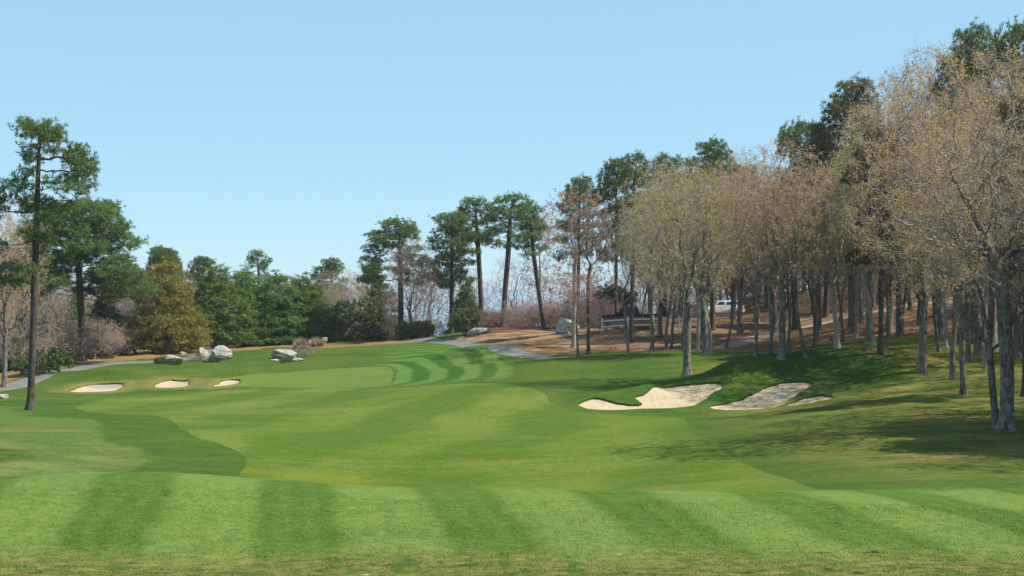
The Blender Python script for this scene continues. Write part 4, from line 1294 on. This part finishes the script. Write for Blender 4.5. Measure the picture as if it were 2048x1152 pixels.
for i, (px, d, lab) in enumerate([(1418, 158, "dark shrub in front of the white car's left end"), (1452, 152, "dark shrub below the white car"), (1470, 157, "dark shrub right of the white car")]):
    bush('thicket', 'leafless_thicket', px, 0, d, 0.9, lab, leaf='darkfir', wide=1.2, rot=i)

# pale dry grass clumps near the far edge of the green
def grass_clump(name, px, by, d, h, w, n, leaf, label, group=None, seed=0, bend=0.25):
    if d is None:
        p = at(px, by); x, y = p[0], p[1]
    else:
        x, y = (px - 1024.0) / FPX * d, d
    rng = np.random.RandomState(seed)
    r = np.sqrt(rng.rand(n)) * w; a = rng.rand(n) * 6.283
    bx, byy = r * np.cos(a), r * np.sin(a) * 0.7
    hh = h * (0.5 + 0.6 * rng.rand(n)) * (1 - 0.45 * (r / w) ** 2)
    an = rng.rand(n) * 3.14
    bw = 0.012 + 0.02 * h
    sx, sy = np.cos(an) * bw, np.sin(an) * bw
    ox, oy = rng.normal(size=(2, n)) * bend * h + np.array([bx, byy]) * 0.35
    z0 = H(bx + x, byy + y) - Hs(x, y) - 0.02
    V_ = np.stack([np.stack([bx - sx, byy - sy, z0], 1), np.stack([bx + sx, byy + sy, z0], 1), np.stack([bx + ox * 0.4 + sx * .6, byy + oy * 0.4 + sy * .6, z0 + hh * .6], 1), np.stack([bx + ox, byy + oy, z0 + hh], 1)], 1).reshape(-1, 3)
    o_ = np.arange(n)[:, None] * 4
    F_ = np.vstack([np.hstack([o_, o_ + 1, o_ + 2]), np.hstack([o_, o_ + 2, o_ + 3])])
    o = link(name, mesh_from(name, V_, F_), mats=[LEAF[leaf]])
    o.location = (x, y, Hs(x, y))
    o['label'] = label; o['category'] = 'grass clump'
    if group: o['group'] = group
    return o
grass_clump('dry_grass_clump', 601, 700, 152, 1.35, 0.5, 500, 'straw', "tall pale dry grass clump above the lone brown boulder", seed=1, bend=0.12)
grass_clump('dry_grass_clump', 633, 694, 156, 1.1, 0.7, 450, 'straw', "wider dry grass clump left of the small white box", seed=2, bend=0.16)
for i, (px, by) in enumerate([(1645, 1106), (1743, 1104), (1676, 1131), (1712, 1146), (1750, 1143), (1815, 1137), (1677, 1120)]):
    grass_clump('coarse_grass_clump', px, by, None, 0.05, 0.13, 110, 'darkgrass', "dark tuft of coarse grass in the dry turf near the lower right corner", "dark grass tufts at the lower right", seed=10 + i, bend=0.5)

# ------------------------------------------------------------------ boulders
def ico(sub_):
    import bmesh
    bm = bmesh.new()
    bmesh.ops.create_icosphere(bm, subdivisions=sub_, radius=1.0)
    V_ = np.array([v.co[:] for v in bm.verts]); F_ = np.array([[v.index for v in f.verts] for f in bm.faces])
    bm.free()
    return V_, F_
ICO = ico(5)
def vn3(p, s, seed):
    return (vnoise(p[:, 0] + 3.1 * p[:, 2], p[:, 1] - 1.7 * p[:, 2], s, seed) + vnoise(p[:, 2] + 5, p[:, 0] * 0.8 + p[:, 1] * 0.6, s, seed + 50)) * 0.5
def boulder(name, px, by, d, size, label, mat_, seed, cuts=9, rot=0.0, cat='boulder', tilt=0.0, sink=0.18, flat=0.8):
    rng = np.random.RandomState(seed)
    V_, F_ = ICO[0].copy(), ICO[1]
    for _ in range(cuts):
        nrm = rng.normal(size=3); nrm /= np.linalg.norm(nrm)
        hgt = rng.uniform(0.62, 0.9)
        t = V_ @ nrm - hgt
        V_ -= np.maximum(t, 0)[:, None] * nrm * 0.9
    nv = V_ / np.linalg.norm(V_, axis=1)[:, None]
    V_ += nv * (vn3(V_, 0.9, seed) * 0.34 + vn3(V_, 0.5, seed + 3) * 0.2 + vn3(V_, 0.2, seed + 1) * 0.07 + vn3(V_, 0.08, seed + 2) * 0.03)[:, None]
    V_ *= np.array(size) / 2
    lo = -size[2] * 0.5 * flat
    V_[:, 2] = np.maximum(V_[:, 2], lo)
    if d is None:
        p = at(px, by); x, y = p[0], p[1] + size[1] * 0.35
    else:
        x, y = (px - 1024.0) / FPX * d, d
    o = link(name, mesh_from(name, V_, F_), mats=[mat_])
    o.location = (x, y, Hs(x, y) + size[2] * (0.5 * flat - sink))
    o.rotation_euler = (0, tilt, rot)
    o['label'] = label; o['category'] = cat
    return o
def rock_mat(name, a, b, li, amt):
    n = NT(name, 0.95, 0.15)
    P = n.obj()
    c = n.mix(n.ss(n.noise(P, 1.6, 5, 0.65), 0.32, 0.68), a, b)
    c = n.mix(n.math('MULTIPLY', n.ss(n.noise(P, 3.3, 5, 0.7), 0.5, 0.62), amt), c, li)
    c = n.mix(n.math('MULTIPLY', n.ss(n.noise(P, 6.0, 4, 0.7), 0.56, 0.7), 0.6), c, (0.10, 0.095, 0.085))
    n.bump(n.noise(P, 7.0, 5, 0.7), 0.9, 0.06)
    return n.col(c)
M_granite = rock_mat("pale_granite", (0.21, 0.195, 0.175), (0.315, 0.295, 0.27), (0.36, 0.38, 0.32), 0.5)
M_lichen = rock_mat("lichen_rock", (0.27, 0.28, 0.23), (0.40, 0.42, 0.36), (0.44, 0.49, 0.40), 0.8)
M_brown = rock_mat("brown_granite", (0.20, 0.175, 0.155), (0.33, 0.30, 0.26), (0.38, 0.36, 0.31), 0.6)
boulder('boulder', 437, 719, None, (2.25, 1.8, 1.75), "largest grey boulder, rightmost of the pile by the yellowing pine", M_granite, 3, rot=0.4)
boulder('boulder', 403, 717, None, (1.15, 1.1, 1.25), "rounded tan boulder leaning against the left side of the largest one", M_brown, 4, rot=1.3)
boulder('boulder', 411, 724, None, (0.75, 0.5, 0.5), "small pale stone in front of the two boulders of the pile", M_granite, 5)
boulder('boulder', 342, 726, None, (1.55, 1.2, 0.95), "low pale boulder with lichen between two small green shrubs", M_lichen, 6, rot=0.2)
boulder('boulder', 313, 725, None, (0.45, 0.4, 0.3), "small white stone at the far left of the boulder pile", M_granite, 7)
boulder('boulder', 366, 712, 146, (0.9, 0.6, 0.4), "flat stone low in the grass behind the pale boulder", M_brown, 12)
boulder('boulder', 569, 717, None, (2.5, 1.6, 1.35), "lone brown boulder standing between two low pale stones", M_brown, 8, rot=0.3, tilt=0.12, sink=0.28)
boulder('boulder', 594, 722, None, (1.1, 0.8, 0.42), "low pale stone at the right foot of the lone brown boulder", M_granite, 9, cat='stone', sink=0.3)
boulder('boulder', 549, 722, None, (0.9, 0.6, 0.25), "flat pale stone at the left foot of the lone brown boulder", M_granite, 19, cat='stone', sink=0.25)
boulder('boulder', 1134, 668, 143, (2.3, 2.0, 2.0), "big pale green lichen boulder under the red-budded maple", M_lichen, 10, rot=0.9)
boulder('rock_ledge', 958, 672, 149, (2.4, 1.4, 1.1), "sloping pale rock ledge above the cart path", M_granite, 13, tilt=-0.3, cat='rock')
boulder('boulder', 3, 797, None, (0.9, 0.7, 0.35), "white stone beside the cart path at the left edge", M_granite, 14)

# ------------------------------------------------------------------ vehicles and fence deep in the wood
def paint(name, c, rough=0.3, metal=0.0, spec=0.5, coat=0.3):
    n = NT(name, rough, spec)
    n.p.inputs["Metallic"].default_value = metal
    n.p.inputs["Coat Weight"].default_value = coat
    a = n.noise(n.obj(), 3.0, 3)
    return n.col(n.mix(n.ss(a, 0.3, 0.8), c, tuple(x * 0.85 for x in c)))
M_black = paint("black_paint", (0.012, 0.013, 0.018))
M_white = paint("white_paint", (0.80, 0.80, 0.79))
M_blue = paint("blue_paint", (0.05, 0.09, 0.22))
M_glass = paint("tinted_glass", (0.02, 0.03, 0.045), 0.06, 0, 0.6, 0)
M_rubber = paint("tyre_rubber", (0.02, 0.02, 0.02), 0.9, 0, 0.1, 0)
M_chrome = paint("wheel_metal", (0.5, 0.5, 0.5), 0.35, 0.9)
M_lamp = paint("lamp_lens", (0.7, 0.7, 0.68), 0.1)
M_tail = paint("tail_lens", (0.35, 0.02, 0.02), 0.15)
M_fence = simple("white_fence_paint", (0.70, 0.70, 0.68), (0.80, 0.80, 0.78), 4.0, 0.6, 0.1, 0.003, vec='obj')

import bmesh
def profile_mesh(name, pts, w, bevel=0.05, taper=None):
    """side outline (x, z) given a width along y; taper(z) narrows it"""
    bm = bmesh.new()
    L_ = [bm.verts.new((x, -w / 2 * (taper(z) if taper else 1), z)) for x, z in pts]
    R_ = [bm.verts.new((x, w / 2 * (taper(z) if taper else 1), z)) for x, z in pts]
    k = len(pts)
    bm.faces.new(L_); bm.faces.new(R_[::-1])
    for i in range(k):
        j = (i + 1) % k
        bm.faces.new((L_[j], L_[i], R_[i], R_[j]))
    bmesh.ops.recalc_face_normals(bm, faces=bm.faces[:])
    if bevel:
        bmesh.ops.bevel(bm, geom=bm.edges[:], offset=bevel, segments=2, affect='EDGES', clamp_overlap=True)
    bmesh.ops.triangulate(bm, faces=bm.faces[:])
    me = bpy.data.meshes.new(name); bm.to_mesh(me); bm.free()
    return me
def box_mesh(name, x0, x1, y0, y1, z0, z1, bevel=0.01):
    bm = bmesh.new()
    bmesh.ops.create_cube(bm, size=1)
    for v in bm.verts:
        v.co = ((x0 + x1) / 2 + v.co.x * (x1 - x0), (y0 + y1) / 2 + v.co.y * (y1 - y0), (z0 + z1) / 2 + v.co.z * (z1 - z0))
    if bevel:
        bmesh.ops.bevel(bm, geom=bm.edges[:], offset=bevel, segments=1, affect='EDGES')
    me = bpy.data.meshes.new(name); bm.to_mesh(me); bm.free()
    return me
def wheel_mesh(name, r, w, x, y, k=20, inner=False):
    prof = [(-w / 2, r * 0.62), (-w / 2, r * 0.93), (-w * 0.35, r), (w * 0.35, r), (w / 2, r * 0.93), (w / 2, r * 0.62)] if not inner else [(-w * 0.42, 0.001), (-w * 0.44, r * 0.2), (-w * 0.3, r * 0.45), (-w * 0.46, r * 0.62), (w * 0.46, r * 0.62), (w * 0.3, r * 0.45), (w * 0.44, r * 0.2), (w * 0.42, 0.001)]
    V_, F_ = [], []
    m = len(prof)
    for i in range(k):
        a = i * 2 * math.pi / k
        for (yy, rr) in prof:
            V_.append((x + rr * math.cos(a), y + yy, r + rr * math.sin(a)))
    for i in range(k):
        for j in range(m - 1):
            a, b = i * m + j, i * m + j + 1
            c, d = ((i + 1) % k) * m + j + 1, ((i + 1) % k) * m + j
            F_ += [(a, b, c), (a, c, d)]
    return mesh_from(name, V_, F_)

def vehicle(name, x, y, rot, kind, mat_, label, cat):
    e = bpy.data.objects.new(name, None); COL.objects.link(e)
    e.location = (x, y, Hs(x, y)); e.rotation_euler = (0, 0, rot)
    e['label'] = label; e['category'] = cat
    if kind == 'pickup':
        body = [(-2.75, 0.45), (-2.75, 0.95), (-2.65, 1.08), (-1.35, 1.18), (0.75, 1.18), (2.75, 1.12), (2.78, 0.55), (2.3, 0.42), (-2.4, 0.38)]
        cab = [(-1.25, 1.16), (-0.55, 1.86), (0.55, 1.9), (0.85, 1.17)]
        wx, wr = (-1.75, 1.85), 0.40
        wins = [(-1.0, -0.08), (0.0, 0.66)]
        zt = 1.8
    else:
        body = [(-2.25, 0.4), (-2.28, 0.8), (-1.3, 1.02), (2.15, 1.05), (2.25, 0.5), (2.0, 0.36), (-2.0, 0.34)]
        cab = [(-1.35, 1.0), (-0.6, 1.62), (1.5, 1.66), (2.1, 1.03)]
        wx, wr = (-1.4, 1.4), 0.34
        wins = [(-1.0, -0.02), (0.06, 0.95), (1.03, 1.75)]
        zt = 1.56
    W_ = 1.9 if kind == 'pickup' else 1.8
    link('body', profile_mesh('body', body, W_, 0.07), e, [mat_])
    link('cab', profile_mesh('cab', cab, W_ - 0.12, 0.06, lambda z: 1 - 0.16 * max(0, (z - 1.05) / 0.8)), e, [mat_])
    if kind == 'pickup':
        link('cargo_bed', box_mesh('cargo_bed', 1.0, 2.68, -0.78, 0.78, 0.95, 1.186, 0.0), e, [M_rubber])
    for s in (-1, 1):
        for a, b in wins:
            # side panes follow the lean of the cab
            y0, y1 = s * ((W_ - 0.12) / 2 * (1 - 0.16 * 0.15 / 0.8) + 0.012), s * ((W_ - 0.12) / 2 * (1 - 0.16 * (zt - 0.06 - 1.05) / 0.8) + 0.012)
            ins_ = 0.35 if a < -0.5 else 0.06
            ous_ = 0.25 if (b > 1.2 or kind == 'pickup' and b > 0.3) else 0.05
            V_ = [(a + 0.02, y0, 1.2), (b, y0, 1.2), (b - ous_ * 0.6, y1, zt - 0.06), (a + ins_ + 0.1, y1, zt - 0.06)]
            V_ += [(p[0], p[1] - s * 0.03, p[2]) for p in V_]
            F4 = [(0, 1, 2, 3), (7, 6, 5, 4), (0, 4, 5, 1), (1, 5, 6, 2), (2, 6, 7, 3), (3, 7, 4, 0)]
            link('window', mesh_from('window', V_, F4, smooth=False), e, [M_glass])
        for q_ in wx:
            t = link('wheel', wheel_mesh('tyre', wr, 0.24, q_, s * (W_ / 2 - 0.1)), e, [M_rubber])
            link('rim', wheel_mesh('rim', wr, 0.25, q_, s * (W_ / 2 - 0.1), inner=True), t, [M_chrome])
        link('headlight', box_mesh('headlight', body[1][0] - 0.02, body[1][0] + 0.12, s * 0.72 - 0.16, s * 0.72 + 0.16, 0.78, 0.92), e, [M_lamp])
        link('tail_light', box_mesh('tail_light', 2.1 if kind != 'pickup' else 2.66, 2.27 if kind != 'pickup' else 2.79, s * 0.78 - 0.09, s * 0.78 + 0.09, 0.72, 1.0), e, [M_tail])
        link('mirror', box_mesh('mirror', cab[0][0] + 0.2, cab[0][0] + 0.34, s * (W_ / 2 + 0.08) - 0.1, s * (W_ / 2 + 0.08) + 0.1, 1.16, 1.34), e, [mat_])
    link('bumper', box_mesh('bumper', body[0][0] - 0.1, body[0][0] + 0.1, -W_ / 2 + 0.06, W_ / 2 - 0.06, 0.42, 0.62, 0.03), e, [M_chrome if kind == 'pickup' else M_rubber])
    zs = [cab[0], cab[1]]
    V_ = []
    for (x_, z_), k_ in ((cab[0], 0.12), (cab[1], 0.88)):
        xx = cab[0][0] + (cab[1][0] - cab[0][0]) * k_ - 0.025; zz = cab[0][1] + (cab[1][1] - cab[0][1]) * k_ + 0.025
        for s in (-1, 1):
            V_.append((xx, s * (W_ / 2 - 0.22), zz))
    V_ += [(p[0] + 0.04, p[1], p[2] - 0.04) for p in V_]
    link('windscreen', mesh_from('windscreen', V_, [(0, 1, 3, 2), (6, 7, 5, 4), (0, 4, 5, 1), (1, 5, 7, 3), (3, 7, 6, 2), (2, 6, 4, 0)], smooth=False), e, [M_glass])
    return e
vehicle('pickup_truck', 10.6, 141.5, 0.06, 'pickup', M_black, "black pickup truck parked behind the white rail fence", 'pickup truck')
vehicle('car', 21.8, 163.5, 0.25, 'car', M_white, "white car glimpsed between trunks up the wooded slope", 'car')
vehicle('car', 47.2, 158.0, -0.1, 'car', M_blue, "dark blue car high on the slope behind the right hand trees", 'car')

# white post and rail fence
e = bpy.data.objects.new('rail_fence', None); COL.objects.link(e)
e['label'] = "white two-rail fence in front of the black pickup truck"; e['category'] = 'fence'
fx = np.linspace(7.9, 16.9, 5)
fy = 138.0
e.location = (fx[0], fy, Hs(fx[0], fy))
fz = [Hs(x, fy) for x in fx]
postm = box_mesh('fence_post', -0.06, 0.06, -0.06, 0.06, -0.1, 1.25, 0.012)
for x, z in zip(fx, fz):
    o = link('post', postm, e); o.location = (x - fx[0], 0, z - fz[0])
postm.materials.append(M_fence)
for i in range(4):
    for hgt in (0.48, 0.98):
        x0, x1 = fx[i] - fx[0] + 0.062, fx[i + 1] - fx[0] - 0.062
        za, zb = fz[i] - fz[0] + hgt, fz[i + 1] - fz[0] + hgt
        V_ = [(x0, -0.03, za - .055), (x1, -0.03, zb - .055), (x1, -0.03, zb + .055), (x0, -0.03, za + .055)]
        V_ += [(p[0], 0.03, p[2]) for p in V_]
        link('rail', mesh_from('rail', V_, [(0, 1, 2, 3), (7, 6, 5, 4), (0, 4, 5, 1), (1, 5, 6, 2), (2, 6, 7, 3), (3, 7, 4, 0)], smooth=False), e, [M_fence])

# small white box beside the dry grass, and a thin pale pole by the water
e = bpy.data.objects.new('utility_box', None); COL.objects.link(e)
xq, yq = (650 - 1024) / FPX * 157, 157
e.location = (xq, yq, Hs(xq, yq)); e['label'] = "small white box on a short post behind the dry grass clumps"; e['category'] = 'box'
link('post', box_mesh('box_post', -0.04, 0.04, -0.04, 0.04, -0.1, 0.5), e, [M_fence])
link('cabinet', box_mesh('box_cabinet', -0.2, 0.2, -0.15, 0.15, 0.502, 0.82, 0.02), e, [M_white])

e = bpy.data.objects.new('white_pole', None); COL.objects.link(e)
xq, yq = (1014 - 1024) / FPX * 158, 158
e.location = (xq, yq, Hs(xq, yq)); e['label'] = "slender white pole beside the close pair of crest pines"; e['category'] = 'pole'
link('shaft', box_mesh('pole_shaft', -0.035, 0.035, -0.035, 0.035, -0.2, 4.0), e, [M_fence])
link('cap', box_mesh('pole_cap', -0.06, 0.06, -0.06, 0.06, 4.002, 4.1, 0.02), e, [M_fence])
# ------------------------------------------------------------------ short grass blades that roughen the near turf and its crest
rng = np.random.RandomState(9)
nb = 70000
yy = 24.5 + 12.5 * rng.rand(nb) ** 1.2
xx = (rng.rand(nb) * 2 - 1) * (yy * 0.345)
zz = H(xx, yy) + near_w.max() * (vnoise(xx, yy, 2.2, 1) * 0.10 + vnoise(xx, yy, 0.8, 2) * 0.05)
hh = (0.014 + 0.02 * rng.rand(nb)) * 1.0
an = rng.rand(nb) * math.pi
bw = 0.006 + 0.004 * rng.rand(nb)
ca, sa = np.cos(an) * bw, np.sin(an) * bw
lx, ly = rng.normal(size=(2, nb)) * hh * 0.45
V_ = np.stack([np.stack([xx - ca, yy - sa, zz - 0.012], 1), np.stack([xx + ca, yy + sa, zz - 0.012], 1), np.stack([xx + lx, yy + ly, zz + hh], 1)], 1).reshape(-1, 3)
F_ = np.arange(nb * 3).reshape(-1, 3)
at_ = {k: np.full(nb * 3, 20.0) for k in ('green', 'fairway', 'path', 'litter', 'straw', 'bank', 'bunk')}
o = link('grass', mesh_from('grass', V_, F_, at_, smooth=False), mats=[M_ground])
o['kind'] = 'stuff'

# ------------------------------------------------------------------ thin sea air over the whole place
hm = bpy.data.materials.new("sea_air"); hm.use_nodes = True
ht = hm.node_tree
for n_ in list(ht.nodes): ht.nodes.remove(n_)
ho = ht.nodes.new("ShaderNodeOutputMaterial"); hv = ht.nodes.new("ShaderNodeVolumePrincipled")
hv.inputs["Color"].default_value = (0.80, 0.88, 1.0, 1)
hv.inputs["Density"].default_value = 0.00014
hv.inputs["Anisotropy"].default_value = 0.2
ht.links.new(hv.outputs[0], ho.inputs["Volume"])
top_z = 27.0
o = link('haze', box_mesh('haze', -7000, 7000, -4000, 9000, -60.0, top_z, 0), mats=[hm]); o['kind'] = 'stuff'
